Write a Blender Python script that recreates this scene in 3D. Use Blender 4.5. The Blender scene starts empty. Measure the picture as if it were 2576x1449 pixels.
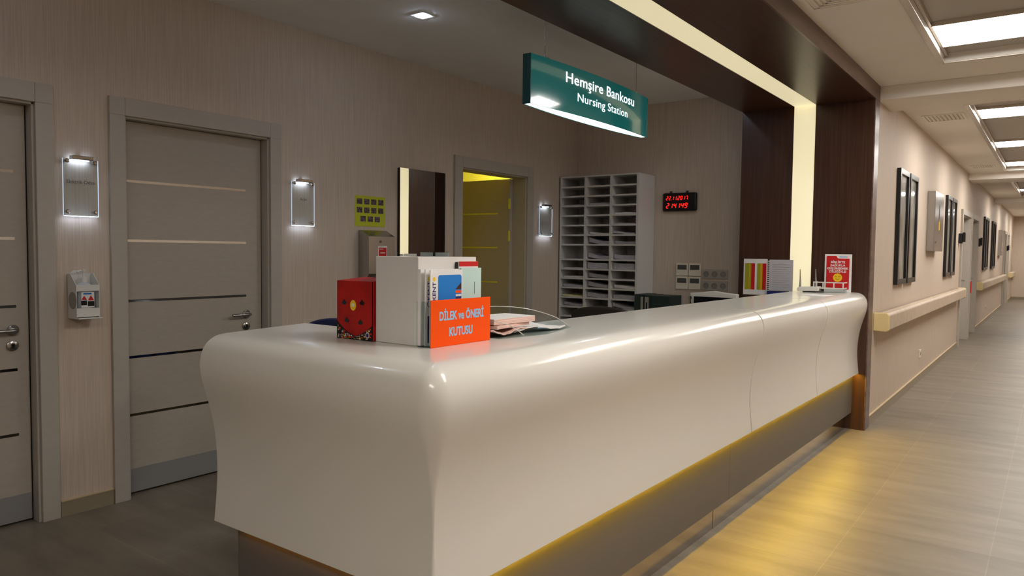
import bpy, bmesh, math, random
from mathutils import Vector, Matrix
random.seed(7)
S = bpy.context.scene
COL = S.collection
PI = math.pi

# ------------------------------------------------------------------ camera
F_PX, W_PX = 1861.06, 2576.0
yaw, pitch, roll = 0.63387, 0.04915, 0.01121
cy_, sy_, cp_, sp_, cr_, sr_ = math.cos(yaw), math.sin(yaw), math.cos(pitch), math.sin(pitch), math.cos(roll), math.sin(roll)
Fv = Vector((-sy_, cy_, 0)); Rv = Vector((cy_, sy_, 0)); Uv = Vector((0, 0, 1))
F2 = cp_*Fv - sp_*Uv; U2 = cp_*Uv + sp_*Fv
R3 = cr_*Rv + sr_*U2; U3 = cr_*U2 - sr_*Rv
cd = bpy.data.cameras.new('camera'); cam = bpy.data.objects.new('camera', cd); COL.objects.link(cam)
cam.matrix_world = Matrix(((R3.x, U3.x, -F2.x, 0), (R3.y, U3.y, -F2.y, 0), (R3.z, U3.z, -F2.z, 1.4), (0, 0, 0, 1)))
cd.sensor_width = 36; cd.sensor_fit = 'HORIZONTAL'; cd.lens = F_PX/W_PX*36; cd.clip_start = 0.05; cd.clip_end = 100
S.camera = cam

# ------------------------------------------------------------------ world, exposure
w = bpy.data.worlds.new('world'); S.world = w; w.use_nodes = True
w.node_tree.nodes['Background'].inputs[0].default_value = (0.9, 0.85, 0.8, 1)
w.node_tree.nodes['Background'].inputs[1].default_value = 0.02
S.view_settings.view_transform = 'Standard'; S.view_settings.look = 'None'
S.view_settings.gamma = 1; S.view_settings.use_curve_mapping = False
S.view_settings.exposure = 0.0
PANEL_E = 20.5          # ceiling light panels
STRIP_E = 0.64         # portal light strip
KICK_E = 120.0          # amber strip under the counter
S.cycles.max_bounces = 10; S.cycles.diffuse_bounces = 5; S.cycles.glossy_bounces = 4
S.cycles.transmission_bounces = 6; S.cycles.transparent_max_bounces = 12
S.cycles.caustics_reflective = False; S.cycles.caustics_refractive = False
S.cycles.sample_clamp_indirect = 6.0
S.cycles.use_denoising = True

# ------------------------------------------------------------------ materials
def lin(c):
    c = c/255.0
    return c/12.92 if c <= 0.04045 else ((c+0.055)/1.055)**2.4
def rgb(r, g, b): return (lin(r), lin(g), lin(b), 1)
MATS = {}
def mat(name, col=(200, 200, 200), rough=0.5, metal=0.0, emit=None, es=0.0, trans=0.0, ior=1.45, coat=0.0, alpha=1.0, spec=0.5):
    m = bpy.data.materials.new(name); m.use_nodes = True
    b = m.node_tree.nodes['Principled BSDF']
    b.inputs['Base Color'].default_value = rgb(*col)
    b.inputs['Roughness'].default_value = rough; b.inputs['Metallic'].default_value = metal
    b.inputs['IOR'].default_value = ior; b.inputs['Transmission Weight'].default_value = trans
    b.inputs['Coat Weight'].default_value = coat; b.inputs['Alpha'].default_value = alpha
    b.inputs['Specular IOR Level'].default_value = spec
    if emit: b.inputs['Emission Color'].default_value = rgb(*emit); b.inputs['Emission Strength'].default_value = es
    MATS[name] = m
    return m
def clear(name, tint, f=0.06, rough=0.03):
    """thin clear sheet: transparent with a glossy film, stronger at grazing angles"""
    m = bpy.data.materials.new(name); m.use_nodes = True; n = m.node_tree.nodes; l = m.node_tree.links
    for q in list(n): n.remove(q)
    out = n.new('ShaderNodeOutputMaterial'); t = n.new('ShaderNodeBsdfTransparent'); g = n.new('ShaderNodeBsdfGlossy'); mx = n.new('ShaderNodeMixShader')
    fw_ = n.new('ShaderNodeLayerWeight'); fw_.inputs['Blend'].default_value = 0.5
    pw = n.new('ShaderNodeMath'); pw.operation = 'POWER'; pw.inputs[1].default_value = 4.0
    lw = n.new('ShaderNodeMath'); lw.operation = 'MULTIPLY_ADD'; lw.inputs[1].default_value = 0.45; lw.inputs[2].default_value = f*.6
    l.new(fw_.outputs['Facing'], pw.inputs[0]); l.new(pw.outputs[0], lw.inputs[0])
    t.inputs['Color'].default_value = rgb(*tint); g.inputs['Roughness'].default_value = rough
    l.new(lw.outputs[0], mx.inputs[0]); l.new(t.outputs[0], mx.inputs[1]); l.new(g.outputs[0], mx.inputs[2]); l.new(mx.outputs[0], out.inputs[0])
    MATS[name] = m; return m
def nodes(m): return m.node_tree.nodes, m.node_tree.links, m.node_tree.nodes['Principled BSDF']
def noise_tint(m, c1, c2, scale=(1, 1, 1), nscale=5.0, detail=3, bump=0.0, lo=0.35, hi=0.65, rough=None):
    """two procedural tones from stretched noise in world space"""
    n, l, b = nodes(m)
    g = n.new('ShaderNodeNewGeometry'); mp = n.new('ShaderNodeMapping'); mp.inputs['Scale'].default_value = scale
    no = n.new('ShaderNodeTexNoise'); no.inputs['Scale'].default_value = nscale; no.inputs['Detail'].default_value = detail
    r = n.new('ShaderNodeValToRGB'); r.color_ramp.elements[0].position = lo; r.color_ramp.elements[1].position = hi
    r.color_ramp.elements[0].color = rgb(*c1); r.color_ramp.elements[1].color = rgb(*c2)
    l.new(g.outputs['Position'], mp.inputs[0]); l.new(mp.outputs[0], no.inputs['Vector']); l.new(no.outputs['Fac'], r.inputs[0])
    l.new(r.outputs[0], b.inputs['Base Color'])
    if bump:
        bp = n.new('ShaderNodeBump'); bp.inputs['Strength'].default_value = bump; bp.inputs['Distance'].default_value = 0.002
        l.new(no.outputs['Fac'], bp.inputs['Height']); l.new(bp.outputs[0], b.inputs['Normal'])
    return r
wallp = mat('wallpaper', rough=0.62, spec=0.3); noise_tint(wallp, (198, 181, 164), (210, 194, 178), (60, 60, 1.2), 3.0, 2, 0.06)
wood = mat('wenge_wood', rough=0.32, spec=0.45); noise_tint(wood, (60, 38, 28), (74, 48, 36), (28, 1.0, 28), 2.2, 5, 0.0)
woodv = mat('wenge_wood_upright', rough=0.3, spec=0.45); noise_tint(woodv, (60, 38, 28), (76, 49, 37), (34, 34, 0.8), 2.2, 5, 0.0)
woode = mat('wenge_edge', rough=0.3, spec=0.5); noise_tint(woode, (84, 62, 54), (108, 84, 74), (10, 1, 10), 2.0, 3)
white = mat('solid_surface', (227, 223, 214), 0.2, spec=0.5, coat=0.15)
MATS['solid_surface'].node_tree.nodes['Principled BSDF'].inputs['Coat Roughness'].default_value = 0.03
plinth_m = mat('plinth_laminate', (108, 104, 100), 0.6, spec=0.3)
alu = mat('brushed_aluminium', (180, 172, 164), 0.16, 1.0)
steel = mat('stainless_steel', (176, 173, 170), 0.24, 1.0)
chrome = mat('polished_metal', (215, 215, 216), 0.06, 1.0)
mirror_m = mat('mirror_glass', (238, 238, 232), 0.0, 1.0)
kick = mat('kick_plate_steel', (168, 168, 168), 0.5, 0.6)
doorp = mat('door_laminate', rough=0.42, spec=0.4); noise_tint(doorp, (177, 167, 154), (181, 171, 158), (4, 4, 14), 5, 2)
framep = mat('door_frame_laminate', rough=0.42, spec=0.4); noise_tint(framep, (183, 175, 164), (186, 178, 167), (4, 4, 12), 4, 2)
gasket = mat('dark_gasket', (34, 27, 22), 0.7)
ceilp = mat('ceiling_paint', rough=0.8); noise_tint(ceilp, (238, 232, 224), (242, 236, 228), (1, 1, 1), 2, 2)
ceils = mat('station_ceiling_paint', rough=0.8); noise_tint(ceils, (236, 236, 236), (240, 240, 240), (1, 1, 1), 2, 2)
ceilg = mat('recess_metal_tile', (186, 180, 172), 0.5)
rimm = mat('recess_rim_gloss', (214, 204, 192), 0.22, 0.55)
base_m = mat('baseboard_vinyl', (150, 137, 114), 0.4)
basel = mat('baseboard_edge', (206, 184, 148), 0.4)
panel_e = mat('panel_diffuser', (255, 255, 255), 0.6, emit=(255, 251, 245), es=PANEL_E)
strip_e = mat('strip_diffuser', (240, 230, 195), 0.6, emit=(240, 229, 190), es=STRIP_E)
amber_e = mat('amber_led_strip', (255, 200, 60), 0.6, emit=(255, 208, 52), es=KICK_E)
mat('amber_led_dim', (255, 200, 60), 0.6, emit=(255, 170, 48), es=14)
down_e = mat('downlight_lens', (255, 255, 255), 0.5, emit=(222, 234, 255), es=210)
yellow_e = mat('yellow_room_lamp', (255, 240, 120), 0.6, emit=(255, 240, 110), es=60.0)
tagled_e = mat('sign_led', (255, 255, 255), 0.5, emit=(205, 225, 255), es=20)
green = mat('sign_green', (16, 104, 106), 0.1, spec=0.6, coat=0.4, emit=(12, 92, 92), es=0.42)
greend = mat('sign_end_green', (12, 62, 66), 0.3)
signw_e = mat('sign_diffuser', (255, 255, 255), 0.5, emit=(225, 255, 250), es=2.2)
letter_e = mat('sign_lettering', (255, 255, 255), 0.5, emit=(238, 255, 255), es=1.2)
acryl = clear('clear_acrylic', (248, 251, 251), 0.07)
acrylm = clear('clear_acrylic_sheet', (240, 245, 245), 0.06)
edge_e = mat('lit_acrylic_edge', (230, 240, 250), 0.3, emit=(200, 220, 245), es=0.55)
mat('edge_glow', (235, 242, 250), 0.4, emit=(205, 222, 250), es=26.0)
inkgrey = mat('grey_print', (84, 82, 80), 0.6)
black = mat('black_plastic', (16, 15, 15), 0.35)
blackm = mat('black_frame', (22, 22, 23), 0.28)
darkgl = mat('dark_screen', (24, 25, 28), 0.12)
wplast = mat('white_plastic', (222, 220, 214), 0.4)
gplast = mat('grey_plastic', (150, 146, 140), 0.45)
cream = mat('cream_cap', (226, 206, 152), 0.45)
railm = mat('handrail_vinyl', (204, 184, 162), 0.45); noise_tint(railm, (196, 176, 154), (206, 188, 166), (3, 3, 3), 4, 2)
bezel = mat('cream_plate', (232, 224, 206), 0.45)
sockm = mat('socket_plate_grey', (172, 166, 156), 0.5)
mat('socket_face', (140, 136, 126), 0.6)
led_r = mat('red_led', (255, 30, 20), 0.5, emit=(255, 28, 22), es=2.0)
paperw = mat('white_paper', (232, 230, 228), 0.8); noise_tint(paperw, (228, 226, 224), (234, 232, 230), (3, 3, 6), 4, 2)
paperl = mat('lilac_paper', (176, 174, 186), 0.8); noise_tint(paperl, (160, 158, 168), (192, 190, 198), (3, 3, 40), 8, 2)
mat('grey_sheet', (190, 188, 194), 0.8); mat('grey_line', (150, 146, 152), 0.8)
mat('pale_lit_rim', (206, 202, 192), 0.15)  # pale opaque colour gives the clear tray rim its lit look
paperp = mat('pink_paper', (226, 190, 178), 0.8); noise_tint(paperp, (212, 168, 154), (240, 212, 202), (1, 1, 160), 5, 2)
papery = mat('pale_yellow_paper', (214, 212, 160), 0.8)
orange = mat('orange_card', (250, 84, 4), 0.45, spec=0.2)
ltblue = mat('light_blue_print', (150, 194, 232), 0.6)
red = mat('red_print', (200, 26, 28), 0.45)
redbox = mat('red_cardboard', (172, 16, 14), 0.45); noise_tint(redbox, (160, 12, 12), (186, 22, 18), (4, 4, 4), 6, 3)
blue = mat('blue_print', (22, 122, 206), 0.5)
navy = mat('navy_print', (26, 36, 110), 0.5)
mint = mat('mint_card', (192, 220, 214), 0.6)
yel = mat('yellow_print', (246, 200, 30), 0.5)
lime = mat('lime_card', (190, 196, 40), 0.5)
photo_m = mat('photo_print', (52, 34, 40), 0.5); noise_tint(photo_m, (34, 22, 26), (120, 100, 110), (40, 40, 40), 2.0, 3)
olive = mat('olive_print', (160, 158, 24), 0.6); gold = mat('gold_print', (214, 168, 10), 0.6)
acrw = mat('frosted_white_acrylic', (222, 218, 214), 0.18, spec=0.5)
shelfm = mat('white_shelf_laminate', (206, 204, 202), 0.5)
bindg = mat('dark_green_binder', (30, 46, 44), 0.5)
fabd = mat('dark_brown_fabric', (52, 44, 38), 0.9); fabb = mat('navy_blue_plastic', (16, 34, 92), 0.4)
deskm = mat('worktop_laminate', (176, 168, 158), 0.5)
artm = mat('abstract_print', rough=0.35); noise_tint(artm, (120, 118, 104), (208, 206, 198), (3, 3, 1.4), 2.2, 3)
glassf = clear('picture_glass', (255, 255, 255), 0.06, 0.08)
bottlem = mat('clear_bottle', (200, 208, 212), 0.15)
skyb = mat('pale_blue_print', (120, 170, 220), 0.5)
ycore = mat('yellow_lit_room', (206, 200, 120), 0.8)  # yellow light put into the colour of whitish side room walls and ceiling
greyb = mat('grey_back', (120, 116, 110), 0.6)

# floor tiles: stretched brushed tones, joints at 0.6 m
floor_m = mat('floor_tile', rough=0.42, spec=0.4)
def make_floor():
    n, l, b = nodes(floor_m)
    g = n.new('ShaderNodeNewGeometry')
    mp = n.new('ShaderNodeMapping'); mp.inputs['Scale'].default_value = (1.1, 5.0, 1)
    no = n.new('ShaderNodeTexNoise'); no.inputs['Scale'].default_value = 1.5; no.inputs['Detail'].default_value = 6; no.inputs['Roughness'].default_value = 0.6
    r = n.new('ShaderNodeValToRGB'); r.color_ramp.elements[0].position = 0.3; r.color_ramp.elements[1].position = 0.72
    r.color_ramp.elements[0].color = rgb(116, 106, 92); r.color_ramp.elements[1].color = rgb(142, 131, 114)
    l.new(g.outputs['Position'], mp.inputs[0]); l.new(mp.outputs[0], no.inputs['Vector']); l.new(no.outputs['Fac'], r.inputs[0])
    br = n.new('ShaderNodeTexBrick'); br.offset = 0.0; br.inputs['Scale'].default_value = 1.0
    br.inputs['Brick Width'].default_value = 0.6; br.inputs['Row Height'].default_value = 0.6
    br.inputs['Mortar Size'].default_value = 0.0022; br.inputs['Mortar Smooth'].default_value = 0.2
    br.inputs['Color1'].default_value = (1, 1, 1, 1); br.inputs['Color2'].default_value = (0.9, 0.9, 0.9, 1); br.inputs['Mortar'].default_value = (1.22, 1.18, 1.12, 1)
    m2 = n.new('ShaderNodeMapping'); m2.inputs['Location'].default_value = (0.2, 0.11, 0)
    l.new(g.outputs['Position'], m2.inputs[0]); l.new(m2.outputs[0], br.inputs['Vector'])
    mx = n.new('ShaderNodeMix'); mx.data_type = 'RGBA'; mx.blend_type = 'MULTIPLY'; mx.inputs[0].default_value = 1
    l.new(r.outputs[0], mx.inputs[6]); l.new(br.outputs['Color'], mx.inputs[7]); l.new(mx.outputs[2], b.inputs['Base Color'])
    bp = n.new('ShaderNodeBump'); bp.inputs['Strength'].default_value = 0.15; bp.inputs['Distance'].default_value = 0.002
    l.new(no.outputs['Fac'], bp.inputs['Height']); l.new(bp.outputs[0], b.inputs['Normal'])
make_floor()

# ------------------------------------------------------------------ mesh helpers
class MB:
    def __init__(s): s.v = []; s.f = []
    def add(s, vs, fs):
        o = len(s.v); s.v += [tuple(v) for v in vs]; s.f += [tuple(i+o for i in f) for f in fs]; return s
    def box(s, x0, x1, y0, y1, z0, z1):
        if x0 > x1: x0, x1 = x1, x0
        if y0 > y1: y0, y1 = y1, y0
        if z0 > z1: z0, z1 = z1, z0
        return s.add([(x0, y0, z0), (x1, y0, z0), (x1, y1, z0), (x0, y1, z0), (x0, y0, z1), (x1, y0, z1), (x1, y1, z1), (x0, y1, z1)],
                     [(0, 3, 2, 1), (4, 5, 6, 7), (0, 1, 5, 4), (1, 2, 6, 5), (2, 3, 7, 6), (3, 0, 4, 7)])
    def prism(s, pts, axis, a, b):
        """polygon extruded along axis; pts are the two other coordinates in xyz order"""
        n = len(pts)
        def P(p, t):
            return {'x': (t, p[0], p[1]), 'y': (p[0], t, p[1]), 'z': (p[0], p[1], t)}[axis]
        vs = [P(p, a) for p in pts] + [P(p, b) for p in pts]
        fs = [tuple(range(n)), tuple(range(2*n-1, n-1, -1))] + [(i, (i+1) % n + 0, (i+1) % n + n, i+n) for i in range(n)]
        return s.add(vs, fs)
    def lathe(s, prof, c, axis='z', n=24):
        """prof: list (radius, height) along axis from c"""
        vs = []; fs = []
        for r, h in prof:
            for i in range(n):
                a = 2*PI*i/n; u, v_ = r*math.cos(a), r*math.sin(a)
                vs.append({'z': (c[0]+u, c[1]+v_, c[2]+h), 'x': (c[0]+h, c[1]+u, c[2]+v_), 'y': (c[0]+u, c[1]+h, c[2]+v_)}[axis])
        m = len(prof)
        for j in range(m-1):
            for i in range(n):
                fs.append((j*n+i, j*n+(i+1) % n, (j+1)*n+(i+1) % n, (j+1)*n+i))
        fs.append(tuple(range(n-1, -1, -1))); fs.append(tuple(range((m-1)*n, m*n)))
        return s.add(vs, fs)
    def tube(s, path, r, n=8, closed=False):
        P = [Vector(p) for p in path]; m = len(P); vs = []; fs = []
        rr = r if isinstance(r, (list, tuple)) else [r]*m
        up = None
        for i in range(m):
            if closed: t = (P[(i+1) % m]-P[i-1]).normalized()
            else: t = (P[min(i+1, m-1)]-P[max(i-1, 0)]).normalized()
            if up is None:
                up = Vector((0, 0, 1)) if abs(t.z) < 0.9 else Vector((1, 0, 0))
            a = t.cross(up).normalized(); bb = a.cross(t).normalized(); up = bb
            for k in range(n):
                q = 2*PI*k/n; vs.append(P[i]+rr[i]*(math.cos(q)*a+math.sin(q)*bb))
        for i in range(m if closed else m-1):
            for k in range(n):
                j = (i+1) % m
                fs.append((i*n+k, i*n+(k+1) % n, j*n+(k+1) % n, j*n+k))
        if not closed: fs.append(tuple(range(n-1, -1, -1))); fs.append(tuple(range((m-1)*n, m*n)))
        return s.add(vs, fs)
    def map(s, fn): s.v = [tuple(fn(Vector(v))) for v in s.v]; return s
    def build(s, name, m, parent=None, bevel=0.0, smooth=False, seg=2, fix=True):
        me = bpy.data.meshes.new(name); 
        if parent is not None: o0 = world_loc(parent)
        else:
            xs = [v[0] for v in s.v]; ys = [v[1] for v in s.v]; zs = [v[2] for v in s.v]
            o0 = Vector(((min(xs)+max(xs))/2, (min(ys)+max(ys))/2, min(zs)))
        me.from_pydata([tuple(Vector(v)-o0) for v in s.v], [], s.f)
        if fix:
            bm = bmesh.new(); bm.from_mesh(me); bmesh.ops.recalc_face_normals(bm, faces=bm.faces); bm.to_mesh(me); bm.free()
        me.materials.append(MATS[m] if isinstance(m, str) else m)
        ob = bpy.data.objects.new(name, me); COL.objects.link(ob)
        if parent is not None: ob.parent = parent
        else: ob.location = o0
        if bevel:
            bv = ob.modifiers.new('bevel', 'BEVEL'); bv.width = bevel; bv.segments = seg; bv.limit_method = 'ANGLE'; bv.angle_limit = 0.6
        if smooth:
            for p in me.polygons: p.use_smooth = True
            try: me.set_sharp_from_angle(angle=0.6)
            except Exception: pass
        return ob
def world_loc(o):
    v = Vector((0, 0, 0))
    while o is not None: v += Vector(o.location); o = o.parent
    return v
def tag(o, label=None, cat=None, group=None, kind=None):
    if label: o['label'] = label
    if cat: o['category'] = cat
    if group: o['group'] = group
    if kind: o['kind'] = kind
    return o
def thing(name, loc, label=None, cat=None, group=None, kind=None):
    o = bpy.data.objects.new(name, None); o.empty_display_size = 0.1; COL.objects.link(o); o.location = loc
    return tag(o, label, cat, group, kind)
def struct(o): o['kind'] = 'structure'; return o
def copy_tree(o, loc, label=None):
    c = o.copy(); COL.objects.link(c); c.location = loc
    if label: c['label'] = label
    for ch in list(o.children):
        d = ch.copy(); COL.objects.link(d); d.parent = c
        for g in list(ch.children):
            e = g.copy(); COL.objects.link(e); e.parent = d
    return c
def text_mb(body, size, fn, thick=0.0008, align='CENTER', sx=1.0, bold=0.0, spacing=1.0):
    """text outlines turned into a mesh; local x runs along the line, y upward; fn maps (u, v, d) to the world"""
    cu = bpy.data.curves.new('t', 'FONT'); cu.body = body; cu.size = size; cu.extrude = thick/2; cu.align_x = align; cu.offset = bold
    cu.space_character = spacing; cu.resolution_u = 3; cu.space_line = 1.06
    o = bpy.data.objects.new('t', cu); COL.objects.link(o)
    dg = bpy.context.evaluated_depsgraph_get(); me = bpy.data.meshes.new_from_object(o.evaluated_get(dg))
    m = MB(); m.v = [tuple(fn(v.co.x*sx, v.co.y, v.co.z)) for v in me.vertices]; m.f = [tuple(p.vertices) for p in me.polygons]
    bpy.data.objects.remove(o); bpy.data.curves.remove(cu); bpy.data.meshes.remove(me)
    return m
def on_x(x, yc, zc, sgn=1):       # plane facing +X: u -> +Y
    return lambda u, v, d: (x+d, yc+u*sgn, zc+v)
def on_y(xc, y, zc):              # plane facing -Y: u -> +X
    return lambda u, v, d: (xc+u, y-d, zc+v)

# ================================================================== SETTING
XL, YB, XW, XR = -4.107, 6.72, -1.205, 1.95
YEND, YBACK = 29.9, -2.6
struct(MB().box(-7.2, XR+.2, YBACK-.2, YEND+.2, -.1, 0).build('floor', 'floor_tile'))
# corridor ceiling with recess channels
CH = [(-2.0, 5.98), (7.75, 13.85), (15.9, 20.1), (21.4, 28.5)]
RX0, RX1 = -.69, .66
c = MB(); c.box(XW-.02, RX0, YBACK, YEND, 2.75, 2.95); c.box(RX1, XR, YBACK, YEND, 2.75, 2.95)
prev = YBACK
for a, b in CH: c.box(RX0, RX1, prev, a, 2.75, 2.95); prev = b
c.box(RX0, RX1, prev, YEND, 2.75, 2.95)
struct(c.build('ceiling', 'ceiling_paint'))
for a, b in CH:
    struct(MB().box(RX0, RX1, a, b, 2.81, 2.83).build('ceiling', 'recess_metal_tile'))
    r = MB()
    r.box(RX0-.03, RX0, a-.03, b+.03, 2.742, 2.75); r.box(RX0-.004, RX0+.012, a, b, 2.742, 2.81)
    r.box(RX0+.012, RX0+.03, a, b, 2.785, 2.81)
    r.box(RX1, RX1+.03, a-.03, b+.03, 2.742, 2.75); r.box(RX1-.012, RX1+.004, a, b, 2.742, 2.81)
    r.box(RX0, RX1, a-.03, a, 2.742, 2.75); r.box(RX0, RX1, b, b+.03, 2.742, 2.75)
    struct(r.build('trim_1', 'recess_rim_gloss', bevel=.002))
for a, b in ((6.57, 7.15), (14.15, 14.85), (20.35, 20.95)):
    struct(MB().box(XW, XR, a, b, 2.645, 2.75).build('ceiling', 'ceiling_paint', bevel=.004))
# station ceiling with a hole-free slab
struct(MB().box(-4.3, -2.235, YBACK, YB+.15, 2.862, 2.95).build('ceiling', 'station_ceiling_paint'))
# left wall with three door openings
OPEN = [(.62, 1.572), (2.012, 2.93), (4.83, 5.81)]
wl = MB(); prev = YBACK
for a, b in OPEN: wl.box(XL-.15, XL, prev, a, 0, 2.87); wl.box(XL-.15, XL, a, b, 2.118, 2.87); prev = b
wl.box(XL-.15, XL, prev, YB+.15, 0, 2.87)
struct(wl.build('wall_left', 'wallpaper'))
struct(MB().box(XL, -2.26, YB, YB+.15, 0, 2.87).build('wall_back', 'wallpaper'))
# corridor left wall beyond the portal, with recessed door openings
CD = [(13.32, 14.62), (14.93, 16.05), (24.6, 25.5), (26.2, 27.1)]
wc = MB(); prev = 6.56
for a, b in CD: wc.box(XW-.15, XW, prev, a, 0, 2.87); wc.box(XW-.15, XW, a, b, 2.06, 2.87); prev = b
wc.box(XW-.15, XW, prev, YEND, 0, 2.87)
struct(wc.build('wall_corridor', 'wallpaper'))
struct(MB().box(XR, XR+.15, YBACK, YEND, 0, 2.95).build('wall_right', 'wallpaper'))
struct(MB().box(XW-.15, XR, YEND, YEND+.15, 0, 2.95).build('wall_end', 'wallpaper'))
struct(MB().box(-4.3, XR, YBACK-.15, YBACK, 0, 2.95).build('wall_front', 'wallpaper'))
struct(MB().box(-2.235, XW-.02, YBACK, -.62, 0, 2.95).build('wall_near', 'wallpaper'))
def baseboard(name, pts):
    for (x0, y0, x1, y1, nx, ny) in pts:
        m = MB(); t = .012
        m.box(x0, x1 + nx*t, y0, y1 + ny*t, 0, .08)
        o = struct(m.build(name, 'baseboard_vinyl'))
        e = MB().box(x0, x1+nx*(t+.004), y0, y1+ny*(t+.004), .08, .086); e.build('edge_trim', 'baseboard_edge', o)
baseboard('baseboard_left', [(XL, 1.66, XL, 1.925, 1, 0), (XL, 3.02, XL, 4.74, 1, 0), (XL, 5.91, XL, YB, 1, 0)])
baseboard('baseboard_corridor', [(XW, 6.57, XW, 13.2, 1, 0), (XW, 16.2, XW, 24.5, 1, 0), (XW, 27.2, XW, YEND, 1, 0)])
baseboard('baseboard_end', [(XW, YEND, XR, YEND, 0, -1)])
# yellow lit side room behind the third door
room = MB(); room.box(-7.1, XL-.15, 3.6, 3.7, 0, 2.9); room.box(-7.1, XL-.15, 6.95, 7.05, 0, 2.9); room.box(-7.2, -7.1, 3.6, 7.05, 0, 2.9)
struct(room.build('wall_sideroom', 'yellow_lit_room'))
struct(MB().box(-7.2, XL-.15, 3.6, 7.05, 2.9, 3.0).build('ceiling', 'yellow_lit_room'))
t = thing('ceiling_light', (-5.0, 6.35, 2.9), 'yellow ceiling lamp inside the side room behind the open grey door', 'ceiling light')
MB().box(-5.25, -4.75, 6.1, 6.6, 2.87, 2.9).build('housing', 'white_plastic', t)
MB().box(-5.22, -4.78, 6.13, 6.57, 2.862, 2.87).build('diffuser', 'yellow_room_lamp', t)

# ------------------------------------------------------------------ dark wood portal with light strip
PY0, PY1, PZ = -.6, 6.395, 2.628
XI, XS0, XS1, XO = -2.240, -1.806, -1.634, -1.185
pt = thing('trim_2', (XO, 6.5, 0), 'dark wood portal framing the nursing station with a cream light strip', kind='structure')
h = MB()
h.box(XI, XS0, PY0, PY1, PZ, 2.87); h.box(XS1, XO-.012, PY0, PY1, PZ, 2.87); h.box(XS0, XS1, PY0, PY1+.05, PZ+.02, 2.87)
h.build('header', 'wenge_wood', pt)
j = MB()
for y0, y1 in ((PY1, 6.555), (PY0-.15, PY0)):
    j.box(XI, XS0, y0, y1, 0, 2.87); j.box(XS1, XO-.012, y0, y1, 0, 2.87)
j.box(XS0, XS1, PY1+.02, 6.555, 0, 2.87); j.box(XS0, XS1, PY0-.15, PY0-.02, 0, 2.87)
j.build('jamb', 'wenge_wood_upright', pt)
e = MB(); e.box(XO-.012, XO, PY0-.15, 6.555, PZ, 2.752); e.build('header_edge', 'wenge_edge', pt)
e = MB(); e.box(XO-.012, XO, PY1, 6.555, 0, PZ); e.box(XO-.012, XO, PY0-.15, PY0, 0, PZ); e.build('jamb_edge', 'wenge_edge', pt, bevel=.003)
s_ = MB(); s_.box(XS0, XS1, PY0, PY1+.02, PZ+.003, PZ+.02); s_.box(XS0, XS1, PY1+.003, PY1+.02, 0, PZ+.003); s_.box(XS0, XS1, PY0-.02, PY0-.003, 0, PZ+.003)
s_.build('light_strip', 'strip_diffuser', pt)

# ================================================================== RECEPTION COUNTER
PROF = [(0, .458), (-.006, .51), (-.012, .57), (-.015, .63), (-.0135, .69), (-.008, .75), (.002, .81), (.017, .87), (.0335, .925), (.0435, .965), (.048, 1.0), (.0455, 1.033), (.034, 1.064), (.012, 1.088), (-.018, 1.101), (-.055, 1.105)]
def cat_rom(P, n=4):
    out = []
    for i in range(len(P)-1):
        p0, p1, p2, p3 = P[max(i-1, 0)], P[i], P[i+1], P[min(i+2, len(P)-1)]
        for k in range(n):
            t = k/n
            out.append(tuple(.5*((2*p1[a])+(-p0[a]+p2[a])*t+(2*p0[a]-5*p1[a]+4*p2[a]-p3[a])*t*t+(-p0[a]+3*p1[a]-3*p2[a]+p3[a])*t**3) for a in (0, 1)))
    out.append(P[-1]); return out
DEPTH = .465
OUT = cat_rom(PROF) + [(-.12, 1.105), (-.3, 1.105), (-DEPTH, 1.105)]
INN = [(-DEPTH, 1.065), (-.12, 1.065), (-.06, 1.06), (-.02, 1.035), (-.01, .98), (-.03, .9), (-.055, .8), (-.045, .62), (-.02, .458)]
SECT = OUT + INN
CX, CY = -1.2945, 1.425                      # front corner of the lower lip
def frontx(y): return CX + (y-CY)*(.050/4.94)
RC = .02
def stations():
    """list of (function d -> (x, y)) along the counter, left end to far end"""
    st = []
    def short(x):
        return lambda d: (x - (.10*(max(-d, 0))/DEPTH if x < -2.3 else 0), CY - d)
    st.append(short(-2.316)); st.append(short(-2.1)); st.append(short(-1.8)); 
    K = 8
    for k in range(K+1):
        a = (PI/2)*k/K
        def arc(d, a=a):
            cx, cy = CX-RC, CY+RC
            if d > -RC: return (cx+(RC+d)*math.sin(a), cy-(RC+d)*math.cos(a))
            q = RC+d
            return (cx+q, cy-q)
        st.append(arc)
    for y in (2.0, 2.8, 3.885):
        st.append(lambda d, y=y: (frontx(y)+d, y))
    return st
def sweep(sts, sect, m):
    n = len(sect); vs = []; fs = []
    for f in sts:
        for (d, z) in sect:
            x, y = f(d); vs.append((x, y, z))
    for i in range(len(sts)-1):
        for k in range(n):
            fs.append((i*n+k, i*n+(k+1) % n, (i+1)*n+(k+1) % n, (i+1)*n+k))
    fs.append(tuple(range(n))); fs.append(tuple(range((len(sts)-1)*n, len(sts)*n)))
    m.add(vs, fs); return m
rc = thing('reception_counter', (-1.6, 3.5, 0), 'long glossy white curved reception counter on a grey plinth, L-shaped, under the dark portal', 'reception counter')
sweep(stations(), SECT, MB()).build('counter_shell', 'solid_surface', rc, smooth=True)
G = .005
for a, b in ((3.885+.016, 5.17), (5.17+.010, 6.393)):
    sweep([(lambda d, y=y: (frontx(y)+d, y)) for y in (a, (a+b)/2, b)], SECT, MB()).build('counter_shell', 'solid_surface', rc, smooth=True)
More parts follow.
